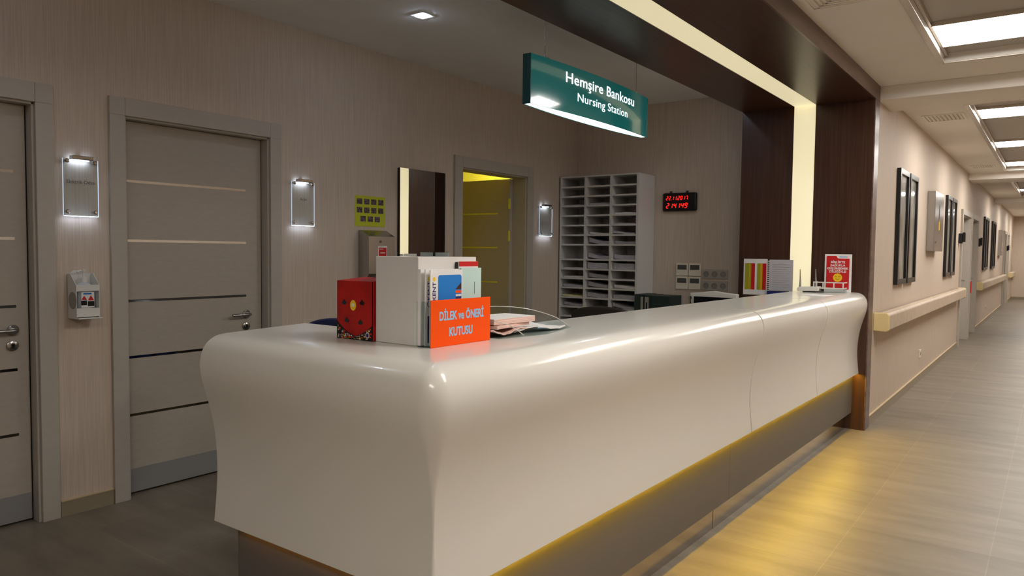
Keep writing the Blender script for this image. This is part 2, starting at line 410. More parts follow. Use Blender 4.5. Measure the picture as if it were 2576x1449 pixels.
for ys, gw in ((3.885, .016), (5.17, .010)):
    INS = [(d-.005, z-.003 if z > 1.09 else z) for (d, z) in OUT[:-1]] + [(-DEPTH+.002, 1.102)] + [(d+.001, z+.001) for (d, z) in INN]
    sweep([(lambda d, y=y: (frontx(y)+d, y)) for y in (ys+.0005, ys+gw-.0005)], INS, MB()).build('seam', 'baseboard_vinyl', rc)
def lpath(d0, d1, z0, z1, xl, yend=6.39):
    """L-shaped slab between two offsets"""
    m = MB()
    P = lambda d: [(xl, CY-d), (CX+d, CY-d), (frontx(yend)+d, yend)]
    a, b = P(d0), P(d1); vs = []
    for z in (z0, z1):
        for q in a+b: vs.append((q[0], q[1], z))
    f = [(0, 1, 4, 3), (1, 2, 5, 4), (6, 9, 10, 7), (7, 10, 11, 8), (0, 6, 7, 1), (1, 7, 8, 2), (3, 4, 10, 9), (4, 5, 11, 10), (0, 3, 9, 6), (2, 8, 11, 5)]
    return m.add(vs, f)
lpath(-.075, -.44, .46, 1.05, -2.27).build('counter_body', 'grey_back', rc)
lpath(-.045, -.44, .135, .455, -2.245).build('plinth', 'plinth_laminate', rc)
lpath(-.088, -.42, 0, .135, -2.20).build('toe_kick', 'brushed_aluminium', rc)
MB().prism([(frontx(1.5)-.0445, 1.5), (frontx(1.5)-.037, 1.5), (frontx(6.38)-.037, 6.38), (frontx(6.38)-.0445, 6.38)], 'z', .463, .472).build('light_strip', 'amber_led_strip', rc)
MB().box(-2.23, CX-.06, CY+.037, CY+.0445, .463, .472).build('light_strip', 'amber_led_dim', rc)
jm = MB()
jm.box(frontx(3.7)-.0455, frontx(3.7)-.0446, 3.70, 3.7015, .137, .453); jm.build('plinth_joint', 'grey_print', rc)
jm = MB(); jm.box(frontx(3.5)-.0885, frontx(3.5)-.0865, 3.60, 3.602, .002, .133); jm.build('toe_kick_joint', 'grey_print', rc)

# inner work desk behind the counter
wd = thing('work_desk', (-2.1, 4, 0), 'lower grey work desk running behind the tall white counter', 'desk')
MB().box(-2.42, -1.78, 1.95, 6.38, .72, .75).build('desktop', 'worktop_laminate', wd, bevel=.003)
for y in (2.0, 4.1, 6.33): MB().box(-2.38, -1.82, y, y+.03, 0, .72).build('leg', 'worktop_laminate', wd)
bd = thing('back_desk', (-2.7, 6.4, 0), 'grey side desk against the back wall under the sockets', 'desk')
MB().box(-3.2, -2.44, 6.0, 6.715, .72, .75).build('desktop', 'worktop_laminate', bd, bevel=.003)
for x in (-3.18, -2.48): MB().box(x, x+.03, 6.05, 6.7, 0, .72).build('leg', 'worktop_laminate', bd)

# ================================================================== DOORS
def lever(parent, x, y, z, sgn, nm='handle'):
    """lever pointing to sgn*Y from a round rose, on a leaf facing +X"""
    o = MB().lathe([(.026, 0), (.026, .008), (.022, .011)], (x, y, z), 'x', 28).build(nm, 'stainless_steel', parent, smooth=True)
    p = [(x+.01, y, z), (x+.045, y, z), (x+.052, y+sgn*.012, z), (x+.052, y+sgn*.06, z), (x+.052, y+sgn*.13, z)]
    m = MB().tube(p, .0095, 12); m.build('lever', 'stainless_steel', o, smooth=True)
    return o
def rose(parent, x, y, z):
    o = MB().lathe([(.026, 0), (.026, .008), (.021, .011)], (x, y, z), 'x', 28).build('lock_rose', 'stainless_steel', parent, smooth=True)
    k = MB().lathe([(.008, .011), (.008, .0125)], (x, y, z+.005), 'x', 14); k.box(x+.011, x+.0125, y-.004, y+.004, z-.014, z+.004)
    k.build('keyhole', 'dark_gasket', o)
def frame_x(parent, x, y0, y1, z1, cw, ch, depth=.16, m='door_frame_laminate', proud=.02):
    f = MB()
    f.box(x, x+proud, y0-cw, y0, 0, z1); f.box(x, x+proud, y1, y1+cw, 0, z1)
    f.box(x, x+proud, y0, y1, z1, z1+ch)
    f.box(x, x+proud, y0-cw, y0-.0008, z1, z1+ch); f.box(x, x+proud, y1+.0008, y1+cw, z1, z1+ch)
    f.box(x-depth, x+.001, y0-.004, y0+.012, 0, z1); f.box(x-depth, x+.001, y1-.012, y1+.004, 0, z1); f.box(x-depth, x+.001, y0, y1, z1-.012, z1+.004)
    return f.build('door_frame', m, parent, bevel=.002)
STR = [1.768, 1.437, 1.1, .783, .455]
def leaf(parent, x, y0, y1, s0, s1):
    l = MB().box(x-.04, x, y0, y1, .012, 2.098).build('door_leaf', 'door_laminate', parent, bevel=.0015)
    for z in STR: MB().box(x-.001, x+.0012, s0, s1, z-.007, z+.007).build('inlay_strip', 'polished_metal', l)
    MB().box(x-.001, x+.0025, y0+.002, y1-.002, .014, .148).build('kick_plate', 'kick_plate_steel', l)
    return l
LX = XL-.062
for k, (a, b, s0, s1, hy, lab) in enumerate([(.632, 1.560, .64, 1.50, 1.482, 'grey laminate door cut by the left edge of the photo, with steel inlay strips'),
                                            (2.024, 2.918, 2.026, 2.80, 2.80, 'closed grey laminate door with steel inlay strips behind the counter end')]):
    d = thing('door_%d' % (k+1), (XL, (a+b)/2, 0), lab, kind='structure')
    frame_x(d, XL, a-.012, b+.012, 2.112, .083, .095)
    g = MB(); g.box(LX-.03, LX-.002, a-.003, b+.003, 2.096, 2.104); g.box(LX-.03, LX-.004, b-.002, b+.006, 0, 2.1); g.box(LX-.03, LX-.004, a-.006, a+.002, 0, 2.1)
    g.build('gasket', 'dark_gasket', d)
    l = leaf(d, LX, a+.003, b-.006, s0, s1)
    lever(l, LX, hy, .982, -1); rose(l, LX, hy-.003, .905)
# open third door
d = thing('door_3', (XL, 5.32, 0), 'grey door standing open into the yellow lit side room', kind='structure')
frame_x(d, XL, 4.842, 5.798, 2.112, .10, .095)
l = MB().box(-5.19, -4.2585, 5.742, 5.786, .012, 2.098).build('door_leaf', 'door_laminate', d, bevel=.0015)
for z in STR: MB().box(-5.15, -4.40, 5.7408, 5.743, z-.007, z+.007).build('inlay_strip', 'polished_metal', l)
for z in (1.86, 1.55, .3):
    hh = MB().lathe([(.008, -.045), (.008, .045)], (-4.25, 5.738, z), 'z', 12); hh.box(-4.275, -4.25, 5.7405, 5.7415, z-.05, z+.05)
    hh.build('hinge', 'polished_metal', l)
# corridor doors
CL = ['first pale grey corridor door after the handrail', 'second pale grey corridor door, with a red tag on its frame', 'pale grey corridor door near the far end, first of two', 'last pale grey corridor door before the end wall']
for k, (a, b) in enumerate(CD):
    d = thing('door_%d' % (k+4), (XW, (a+b)/2, 0), CL[k], kind='structure')
    frame_x(d, XW, a+.01, b-.01, 2.05, .10, .08, depth=.13, proud=.03)
    l = MB().box(XW-.12, XW-.08, a+.02, b-.02, .012, 2.035).build('door_leaf', 'door_frame_laminate', d)
    for z in (1.7, 1.4, 1.08): MB().box(XW-.081, XW-.0788, a+.03, b-.2, z-.007, z+.007).build('inlay_strip', 'polished_metal', l)
    lever(l, XW-.08, b-.15, 1.0, -1)

# ================================================================== LEFT WALL OBJECTS
def name_sign(y0, y1, lab, txt, tsize):
    z0, z1 = 1.56, 1.85
    t = thing('room_sign', (XL, (y0+y1)/2, z0), lab, 'sign', 'glass room signs on the left wall')
    x = XL+.025
    MB().box(x, x+.006, y0, y1, z0, z1).build('glass_plate', 'clear_acrylic', t, bevel=.001)
    e = MB(); e.box(x-.0005, x+.0066, y0-.0022, y0, z0, z1); e.box(x-.0005, x+.0066, y1, y1+.0012, z0, z1); e.box(x-.0005, x+.0066, y0, y1, z0-.0022, z0)
    e.build('lit_edge', 'lit_acrylic_edge', t)
    MB().box(x+.0005, x+.0055, y0+.002, y1-.002, z0-.0034, z0-.0022).build('edge_glow_strip', 'edge_glow', t)  # added glow standing in for light leaving the plate's lower edge
    for yy in (y0+.017, y1-.017):
        for zz in (z0+.02, z1-.012):
            MB().lathe([(.0075, 0), (.0075, .024), (.011, .0315), (.011, .038), (.007, .042)], (XL, yy, zz), 'x', 16).build('standoff', 'polished_metal', t, smooth=True)
    ym = (y0+y1)/2; hw = (y1-y0)*.30
    L = MB().box(XL+.02, XL+.06, ym-hw, ym+hw, z1-.004, z1+.016).build('lamp_bar', 'polished_metal', t, bevel=.003)
    MB().box(XL, XL+.02, ym-.02, ym+.02, z1-.002, z1+.012).build('bracket', 'polished_metal', t)
    MB().box(XL+.01, XL+.022, ym-hw*.9, ym+hw*.9, z1-.006, z1-.004).build('led_strip', 'sign_led', L)
    if txt:
        text_mb(txt, tsize, on_x(x+.0066, ym, z0+.165), .0004, sx=.95).build('lettering', 'grey_print', t)
    return t
name_sign(1.690, 1.860, 'glass room sign reading Elektrik Odası between the two left doors', 'Elektrik Odası', .026)
name_sign(3.085, 3.268, 'glass room sign reading Arşiv, right of the closed grey door', 'Arşiv', .026)
name_sign(5.988, 6.210, 'small glass room sign beside the white pigeonhole unit', None, .022)

# hand sanitizer bracket and bottle
def sanitizer():
    x0, yc = XL, 1.77
    t = thing('sanitizer_bracket', (x0, yc, 1.03), 'pale grey wall bracket holding a hand sanitizer bottle', 'dispenser')
    m = MB(); w_ = .058
    m.box(x0, x0+.006, yc-w_, yc+w_, 1.03, 1.262); m.prism([(yc-w_+.01, 1.262), (yc+w_-.03, 1.262), (yc+w_-.04, 1.277), (yc-w_+.028, 1.277)], 'x', x0, x0+.006)
    side = [(x0, 1.035), (x0+.095, 1.035), (x0+.1, 1.045), (x0+.1, 1.205), (x0+.035, 1.262), (x0, 1.262)]
    for ya in (yc-w_, yc+w_-.004): m.prism([(p[0], p[1]) for p in side], 'y', ya, ya+.004)
    m.box(x0+.094, x0+.1, yc-w_, yc+w_, 1.172, 1.205); m.box(x0+.094, x0+.1, yc-w_, yc+w_, 1.04, 1.085)
    m.build('bracket_body', 'white_plastic', t, bevel=.002)
    MB().lathe([(.044, 0), (.044, -.002)], (x0+.062, yc-w_, 1.125), 'y', 28).build('side_window', 'grey_plastic', t)
    MB().box(x0, x0+.125, yc-w_, yc+w_+.004, 1.03, 1.036).build('drip_tray', 'white_plastic', t, bevel=.002)
    b = thing('sanitizer_bottle', (x0+.05, yc, 1.037), 'clear pump bottle with red warning triangles in the wall bracket', 'bottle')
    MB().lathe([(.036, 0), (.038, .01), (.038, .15), (.03, .172), (.015, .18)], (x0+.052, yc, 1.037), 'z', 28).build('bottle_body', 'clear_bottle', b, smooth=True)
    p = MB().lathe([(.0165, .178), (.0165, .202), (.01, .206), (.006, .212), (.005, .232), (.01, .234), (.011, .246)], (x0+.052, yc, 1.037), 'z', 20)
    p.tube([(x0+.052, yc, 1.276), (x0+.056, yc-.02, 1.277), (x0+.058, yc-.034, 1.27)], .005, 8)
    p.build('pump', 'white_plastic', b, smooth=True)
    lx = x0+.0915
    lb = MB().box(lx-.001, lx, yc-.03, yc+.034, 1.088, 1.168).build('bottle_label', 'white_paper', b)
    tr = MB()
    for yy, zz, s in ((yc-.016, 1.128, .022), (yc+.017, 1.124, .026)):
        tr.prism([(yy-s*.6, zz), (yy+s*.6, zz), (yy, zz+s)], 'x', lx, lx+.0006)
    tr.build('warning_triangle', 'red_print', b)
    bk = MB(); bk.box(lx, lx+.0006, yc-.031, yc-.003, 1.1, 1.124); bk.box(lx, lx+.0006, yc+.001, yc+.033, 1.094, 1.12); bk.build('warning_text_panel', 'black_plastic', b)
    MB().box(lx, lx+.0006, yc-.02, yc+.02, 1.155, 1.163).build('blue_print', 'blue_print', b)
sanitizer()

# lime hand washing poster
def poster():
    y0, y1, z0, z1 = 3.655, 3.952, 1.573, 1.797
    t = thing('wall_poster', (XL, 3.8, z0), 'lime yellow poster with eleven small photos above the steel towel dispenser', 'poster')
    MB().box(XL, XL+.003, y0, y1, z0, z1).build('sheet', 'lime_card', t)
    for row, (zz, ys) in enumerate(((1.735, (0, 1, 2, 3)), (1.672, (0, 1, 2, 3)), (1.608, (.5, 1.5, 2.5)))):
        for q in ys:
            yy = y0+.016+q*.070
            MB().box(XL+.003, XL+.0036, yy, yy+.052, zz, zz+.04).build('photo', 'photo_print', t)
poster()

# steel paper towel dispenser
def towel():
    y0, y1, z0, z1 = 3.686, 3.945, 1.185, 1.545
    t = thing('towel_dispenser', (XL, 3.81, z0), 'mirror steel paper towel dispenser below the lime poster', 'dispenser')
    s = [(XL, z0), (XL+.09, z0+.01), (XL+.115, z0+.04), (XL+.115, z1-.045), (XL+.03, z1), (XL, z1)]
    MB().prism(s, 'y', y0, y1).build('casing', 'stainless_steel', t, bevel=.003)
    MB().lathe([(.009, 0), (.009, .004)], (XL+.115, 3.80, 1.462), 'x', 16).build('lock', 'polished_metal', t)
    st = MB().box(XL+.115, XL+.1158, 3.775, 3.865, 1.33, 1.43).build('sticker', 'white_paper', t)
    MB().box(XL+.1158, XL+.1164, 3.782, 3.858, 1.33, 1.418).build('sticker_print', 'red_print', st)
    MB().box(XL+.1164, XL+.1168, 3.797, 3.843, 1.376, 1.384).build('printed_line', 'white_paper', st); MB().box(XL+.1164, XL+.1168, 3.788, 3.826, 1.405, 1.410).build('printed_line', 'white_paper', st)
    MB().box(XL+.02, XL+.1, 3.72, 3.91, z0-.012, z0+.004).build('paper_towel', 'white_paper', t)
    MB().prism([(XL+.118, z0+.02), (XL+.16, z0-.01), (XL+.155, z0-.014), (XL+.112, z0+.014)], 'y', 3.72, 3.93).build('tray_lip', 'stainless_steel', t)
towel()

# wall mirror
t = thing('wall_mirror', (XL, 4.32, .95), 'tall frameless wall mirror reflecting the light strip and dark wood', 'mirror')
MB().prism([(XL, 4.085), (XL+.026, 4.085), (XL+.032, 4.598), (XL, 4.598)], 'z', .95, 2.035).build('backing', 'dark_gasket', t)
MB().prism([(XL+.026, 4.085), (XL+.029, 4.085), (XL+.035, 4.598), (XL+.032, 4.598)], 'z', .95, 2.035).build('mirror_glass', 'mirror_glass', t)

# ================================================================== BACK WALL OBJECTS
PX0, PX1, PYF = -4.088, -3.207, 6.37
SHZ = [2.152, 2.058, 1.963, 1.868, 1.772, 1.675, 1.578, 1.482, 1.334, 1.238, 1.144, 1.050, .952, .856, .76, .664, .568, .47, .37]
COLX = [(-4.068, -3.803), (-3.779, -3.517), (-3.493, -3.232)]
pg = thing('pigeonhole_unit', (-3.65, 6.5, 0), 'tall white open pigeonhole unit with three columns in the back corner', 'shelf unit')
m = MB(); m.box(PX0, COLX[0][0], PYF, YB-.005, 0, 2.16); m.box(COLX[2][1], PX1, PYF, YB-.005, 0, 2.16); m.box(COLX[0][0], COLX[2][1], PYF, YB-.005, 2.146, 2.16)
m.box(PX0, PX1, PYF, YB-.005, 0, .36)
m.build('carcass', 'white_shelf_laminate', pg, bevel=.0015)
MB().box(COLX[0][0], COLX[2][1], YB-.012, YB-.006, .36, 2.146).build('back_panel', 'white_shelf_laminate', pg)
for x in (-3.803, -3.517): MB().box(x, x+.024, PYF+.001, YB-.012, .36, 2.146).build('divider', 'white_shelf_laminate', pg)
for i, z in enumerate(SHZ[1:]):
    for (a, b) in COLX: MB().box(a, b, PYF+.002, YB-.012, z-.014, z+.002).build('shelf', 'white_shelf_laminate', pg)
ORD = ['', 'top', 'second', 'third', 'fourth', 'fifth', 'sixth', 'seventh', 'eighth', 'ninth', 'tenth', 'eleventh', 'twelfth', 'thirteenth']
CN = ['left', 'middle', 'right']
# (column, row, height, curl, material)
STK = [(0, 3, .008, 0, 'lilac_paper'), (0, 9, .006, 0, 'white_paper'), (0, 10, .014, 0, 'white_paper'), (0, 11, .02, .3, 'lilac_paper'), (0, 12, .012, .2, 'pale_yellow_paper'), (0, 13, .022, .4, 'lilac_paper'),
       (1, 3, .02, 0, 'lilac_paper'), (1, 6, .012, .4, 'white_paper'), (1, 7, .03, 1, 'lilac_paper'), (1, 8, .03, 1, 'lilac_paper'), (1, 9, .055, .3, 'lilac_paper'), (1, 10, .03, .7, 'lilac_paper'), (1, 11, .03, 1, 'lilac_paper'), (1, 12, .036, .5, 'lilac_paper'),
       (2, 4, .016, 0, 'white_paper'), (2, 5, .01, .2, 'lilac_paper'), (2, 6, .014, .6, 'lilac_paper'), (2, 7, .025, .2, 'lilac_paper'), (2, 8, .04, .3, 'lilac_paper'), (2, 9, .055, .2, 'lilac_paper'), (2, 11, .025, .4, 'white_paper'), (2, 12, .035, .1, 'lilac_paper'), (2, 13, .02, 1, 'lilac_paper')]
for (ci, row, hgt, curl, mt) in STK:
    a, b = COLX[ci]; z = SHZ[row]+.002; a += .012; b -= .02
    n = 12; top = []; bot = []
    for k in range(n+1):
        u = k/n; x = a+(b-a)*u
        lift = curl*.036*(1-u)**2.2 + .002*math.sin(7*u+row)
        top.append((x, z+hgt+max(lift, 0))); bot.append((x, z + (max(lift, 0)*.55 if k < n else 0)))
    mb = MB()
    P = top + bot[::-1]
    mb.prism(P, 'y', PYF+.02+.012*((row*7+ci) % 4), 6.66)
    o = mb.build('paper_stack', mt)
    tag(o, 'loose paper stack in the %s column pigeonhole, %s row from the top' % (CN[ci], ORD[row]), 'papers', 'paper stacks in the pigeonholes')

# LED clock
SEG = {'0': 'abcdef', '1': 'bc', '2': 'abged', '4': 'fgbc', '7': 'abc', '9': 'abcfgd'}
def seg7(m, ch, x, z, w_, h_, y, th):
    sk = .18
    def bar(x0, z0, x1, z1):
        for v0, v1 in (((x0, z0), (x1, z1)),):
            dx, dz = v1[0]-v0[0], v1[1]-v0[1]; L = math.hypot(dx, dz); nx, nz = -dz/L*th/2, dx/L*th/2
            P = [(v0[0]+nx, v0[1]+nz), (v1[0]+nx, v1[1]+nz), (v1[0]-nx, v1[1]-nz), (v0[0]-nx, v0[1]-nz)]
            P = [(p[0]+sk*(p[1]-z), p[1]) for p in P]
            m.prism(P, 'y', y-.0012, y)
    g = th*.35
    C = {'a': (x+g, z+h_, x+w_-g, z+h_), 'b': (x+w_, z+h_-g, x+w_, z+h_/2+g), 'c': (x+w_, z+h_/2-g, x+w_, z+g), 'd': (x+g, z, x+w_-g, z), 'e': (x, z+h_/2-g, x, z+g), 'f': (x, z+h_-g, x, z+h_/2+g), 'g': (x+g, z+h_/2, x+w_-g, z+h_/2)}
    for s in SEG[ch]: bar(*C[s])
def clock():
    x0, x1, z0, z1, yf = -3.108, -2.762, 1.806, 1.982, 6.675
    t = thing('led_clock', (-2.93, YB, z0), 'black digital wall clock with red date 22.11.2017 and time digits', 'clock')
    MB().box(x0, x1, yf, YB-.002, z0, z1).build('case', 'black_plastic', t, bevel=.018, seg=4)
    for xx in (x0+.08, x1-.1): MB().lathe([(.012, 0), (.012, .02)], (xx, 6.70, z1-.003), 'z', 12).build('hanger', 'black_plastic', t)
    m = MB(); x = x0+.042; z = z1-.068
    for ch in '22.11.2017':
        if ch == '.': m.box(x-.005, x-.001, yf-.0012, yf, z-.002, z+.003); x += .004; continue
        seg7(m, ch, x, z, .014, .034, yf, .0058); x += .0275
    m.build('date_digits', 'red_led', t)
    m = MB(); x = x0+.044; z = z0+.03
    for ch in '214149':
        seg7(m, ch, x, z, .021, .044, yf, .0072); x += .0372
    m.build('time_digits', 'red_led', t)
clock()

# four thermostat plates and two socket strips
TH = {(0, 0): 'cream thermostat plate, lower left of the block of four', (1, 0): 'cream thermostat plate, lower right of the block of four', (0, 1): 'cream thermostat plate, upper left of the block of four', (1, 1): 'cream thermostat plate, upper right of the block of four'}
for i in (0, 1):
    for jz in (0, 1):
        xa = -2.962+i*.128; za = 1.058+jz*.128
        t = thing('thermostat', (xa+.06, YB, za), TH[(i, jz)], 'thermostat', 'cream thermostats on the back wall')
        MB().box(xa, xa+.121, YB-.014, YB-.001, za, za+.121).build('plate', 'cream_plate', t, bevel=.003)
        MB().box(xa+.014, xa+.107, YB-.0155, YB-.013, za+.06, za+.105).build('display', 'grey_print', t)
for jz, lab in ((0, 'lower grey triple socket strip beside the thermostats'), (1, 'upper grey triple socket strip beside the thermostats')):
    za = 1.055+jz*.11
    t = thing('socket_strip', (-2.575, YB, za), lab, 'socket', 'socket strips on the back wall')
    MB().box(-2.702, -2.452, YB-.012, YB-.001, za, za+.09).build('plate', 'socket_plate_grey', t, bevel=.003)
    for q in range(3):
        xx = -2.66+q*.083
        s = MB().lathe([(.029, .002), (.028, -.003), (.022, -.003), (.020, -.0005)], (xx, YB-.012, za+.045), 'y', 20).build('socket', 'socket_face', t, smooth=True)

# binders on the side desk
for q, (x0, x1, lab, hh) in enumerate([(-3.196, -3.10, 'dark green ring binder standing leftmost on the side desk', .262), (-3.096, -3.03, 'dark green ring binder with pale spine, second from the left on the side desk', .258), (-3.026, -2.845, 'wide dark green box file right of the two ring binders', .255)]):
    t = thing('ring_binder', ((x0+x1)/2, 6.35, .75), lab, 'binder', 'dark binders on the side desk')
    MB().box(x0, x1, 6.30, 6.58, .751, .751+hh).build('cover', 'dark_green_binder', t, bevel=.003)
    if q == 0: MB().box(x1-.03, x1-.006, 6.298, 6.301, .77, .99).build('spine_label', 'grey_plastic', t)
    if q == 1: MB().box(x0+.008, x1-.018, 6.298, 6.301, .77, .99).build('spine_label', 'grey_plastic', t); MB().box(x0+.020, x0+.034, 6.2975, 6.2985, .86, .94).build('spine_print', 'black_plastic', t)

# monitor with white casing behind the counter
t = thing('computer_monitor', (-2.36, 6.15, .75), 'white framed computer monitor just showing above the counter', 'monitor')
MB().lathe([(.11, 0), (.11, .012), (.02, .02), (.018, .1)], (-2.36, 6.2, .751), 'z', 24).build('stand', 'white_plastic', t, smooth=True)
arch = [(-2.563, .83), (-2.155, .83), (-2.15, 1.062), (-2.25, 1.068), (-2.33, 1.078), (-2.36, 1.082), (-2.39, 1.078), (-2.47, 1.066), (-2.566, 1.058)]
MB().prism(arch, 'y', 6.115, 6.17).build('casing', 'white_plastic', t, bevel=.006)
MB().box(-2.528, -2.185, 6.110, 6.117, .855, 1.03).build('screen', 'dark_screen', t)
MB().lathe([(.008, 0), (.012, .02), (.008, .04), (.013, .06), (.008, .09), (.014, .11), (.01, .14)], (-2.555, 6.09, .905), 'z', 12).build('side_clip', 'polished_metal', t, smooth=True)
MB().box(-2.558, -2.552, 6.09, 6.12, .95, .96).build('clip_arm', 'polished_metal', t)

# flip display with coloured chart and white sheet
t = thing('flip_display', (-1.93, 6.2, .75), 'spiral bound flip chart opened to a green yellow red table and a grey sheet', 'chart display')
MB().box(-2.0, -1.84, 6.2, 6.33, .751, .765).build('base', 'black_plastic', t)
MB().box(-1.93, -1.915, 6.235, 6.25, .765, 1.34).build('post', 'black_plastic', t)
y = 6.2
def sheet(xa, xb, ya, yb, za, zb, m, nm, off=0):
    dx, dy = xb-xa, yb-ya; L = math.hypot(dx, dy); nx, ny = dy/L, -dx/L
    mb = MB(); P = [(xa+nx*off, ya+ny*off), (xb+nx*off, yb+ny*off), (xb+nx*(off-.001), yb+ny*(off-.001)), (xa+nx*(off-.001), ya+ny*(off-.001))]
    mb.prism(P, 'z', za, zb); return mb.build(nm, m, t)
ax0, ay0, ax1, ay1 = -2.132, 6.21, -1.93, 6.2
sh = sheet(ax0, ax1, ay0, ay1, 1.062, 1.362, 'white_paper', 'chart_sheet')
def lerp(u): return ax0+(ax1-ax0)*u, ay0+(ay1-ay0)*u
for u0, u1, m_ in ((.06, .23, 'olive_print'), (.23, .27, 'gold_print'), (.27, .33, 'olive_print'), (.33, .48, 'red_print'), (.58, .70, 'olive_print'), (.70, .80, 'gold_print'), (.80, .95, 'red_print')):
    a = lerp(u0); b = lerp(u1); sheet(a[0], b[0], a[1], b[1], 1.105, 1.325, m_, 'colour_band', .0012)
sheet(-1.915, -1.72, 6.2, 6.19, 1.102, 1.358, 'grey_sheet', 'text_sheet')
for k in range(11): sheet(-1.89, -1.745-.03*(k % 3 == 2), 6.1988, 6.1905, 1.135+k*.018, 1.1365+k*.018, 'grey_print' if k > 8 else 'grey_line', 'text_line', .0006)
sp = MB()
for k in range(17): sp.box(-1.932, -1.914, 6.192, 6.2, 1.085+k*.016, 1.091+k*.016)
sp.build('spiral', 'white_plastic', t)
tag(MB().box(-1.92, -1.74, 6.17, 6.186, .751, 1.098).build('blue_folder', 'navy_print'), 'dark blue folder standing below the grey sheet', 'folder')

# router
t = thing('wifi_router', (-1.58, 6.15, 1.105), 'off-white router with two grey antennas on the far counter end', 'router')
MB().prism([(-1.665, 1.125), (-1.655, 1.112), (-1.5, 1.116), (-1.5, 1.152), (-1.64, 1.147), (-1.66, 1.14)], 'y', 6.1, 6.2).build('body', 'white_plastic', t, bevel=.006, seg=3)
MB().box(-1.62, -1.52, 6.11, 6.19, 1.1055, 1.114).build('foot', 'black_plastic', t)
for x, z1 in ((-1.645, 1.285), (-1.527, 1.29)):
    a = MB().tube([(x, 6.13, 1.13), (x, 6.13, 1.16), (x, 6.13, 1.2), (x-.004, 6.13, z1)], [.010, .008, .006, .003], 10).build('antenna', 'grey_plastic', t, smooth=True)

# red leaflet card and the white wire rack on the counter
t = thing('leaflet_card', (-1.37, 6.3, 1.105), 'white framed red card with four white text lines and a smiling yellow face', 'sign card')
ly = 6.28
MB().box(-1.50, -1.298, ly, ly+.006, 1.106, 1.408).build('board', 'white_paper', t, bevel=.001)
pr = [(-1.487, 1.13), (-1.315, 1.13), (-1.315, 1.368), (-1.318, 1.374), (-1.395, 1.374), (-1.405, 1.378), (-1.408, 1.388), (-1.414, 1.394), (-1.482, 1.394), (-1.487, 1.388)]
MB().prism(pr, 'y', ly-.0012, ly).build('red_panel', 'red_print', t)
text_mb('BİRLİKTE\nSAĞLIKLA\nGÜLÜMSEMEK\nDİLEĞİYLE!', .0235, on_y(-1.401, ly-.0018, 1.337), .0004, bold=.0007, sx=1.06).build('lettering', 'white_paper', t)
MB().box(-1.392, -1.334, ly-.0004, ly, 1.383, 1.391).build('small_logo', 'pale_blue_print', t); MB().box(-1.332, -1.326, ly-.0004, ly, 1.383, 1.391).build('small_logo', 'orange_card', t)
MB().lathe([(.034, 0), (.034, -.0006)], (-1.40, ly-.0014, 1.222), 'y', 32).build('smiley', 'yellow_print', t)
sm = MB()
for xx in (-1.413, -1.387):
    sm.tube([(xx+.007*math.cos(a), ly-.0024, 1.226+.007*math.sin(a)) for a in [PI*k/6 for k in range(7)]], .0012, 6)
sm.tube([(-1.40+.013*math.cos(a), ly-.0024, 1.218+.011*math.sin(a)) for a in [PI+PI*k/8 for k in range(9)]], .0013, 6)
sm.build('smile', 'dark_gasket', t)
t = thing('wire_rack', (-1.4, 6.2, 1.105), 'low white rack with open slots in front of the red card', 'rack')
m = MB(); y0 = 6.12
for z in (1.138, 1.182): m.box(-1.545, -1.318, y0, y0+.006, z, z+.008)
for x in (-1.545, -1.523, -1.475, -1.395, -1.327): m.box(x+.0002, x+.009, y0+.0006, y0+.0054, 1.146, 1.182)
for z in (1.138, 1.182): m.box(-1.545, -1.539, y0+.006, 6.24, z, z+.008); m.box(-1.324, -1.318, y0+.006, 6.24, z, z+.008)
m.build('rail', 'white_plastic', t)
MB().box(-1.54, -1.32, y0+.004, 6.24, 1.1055, 1.134).build('tray', 'clear_acrylic_sheet', t)
MB().box(-1.535, -1.325, y0+.012, 6.235, 1.1345, 1.138).build('shelf', 'white_plastic', t)
o = MB().prism([(-1.50, 5.60), (-1.33, 5.55), (-1.30, 5.78), (-1.47, 5.84)], 'z', 1.1055, 1.1062).build('paper_sheet', 'white_paper')
tag(o, 'single white sheet lying flat on the counter near the router', 'paper')

# ================================================================== COUNTER-TOP OBJECTS (near corner)
Z = 1.1055
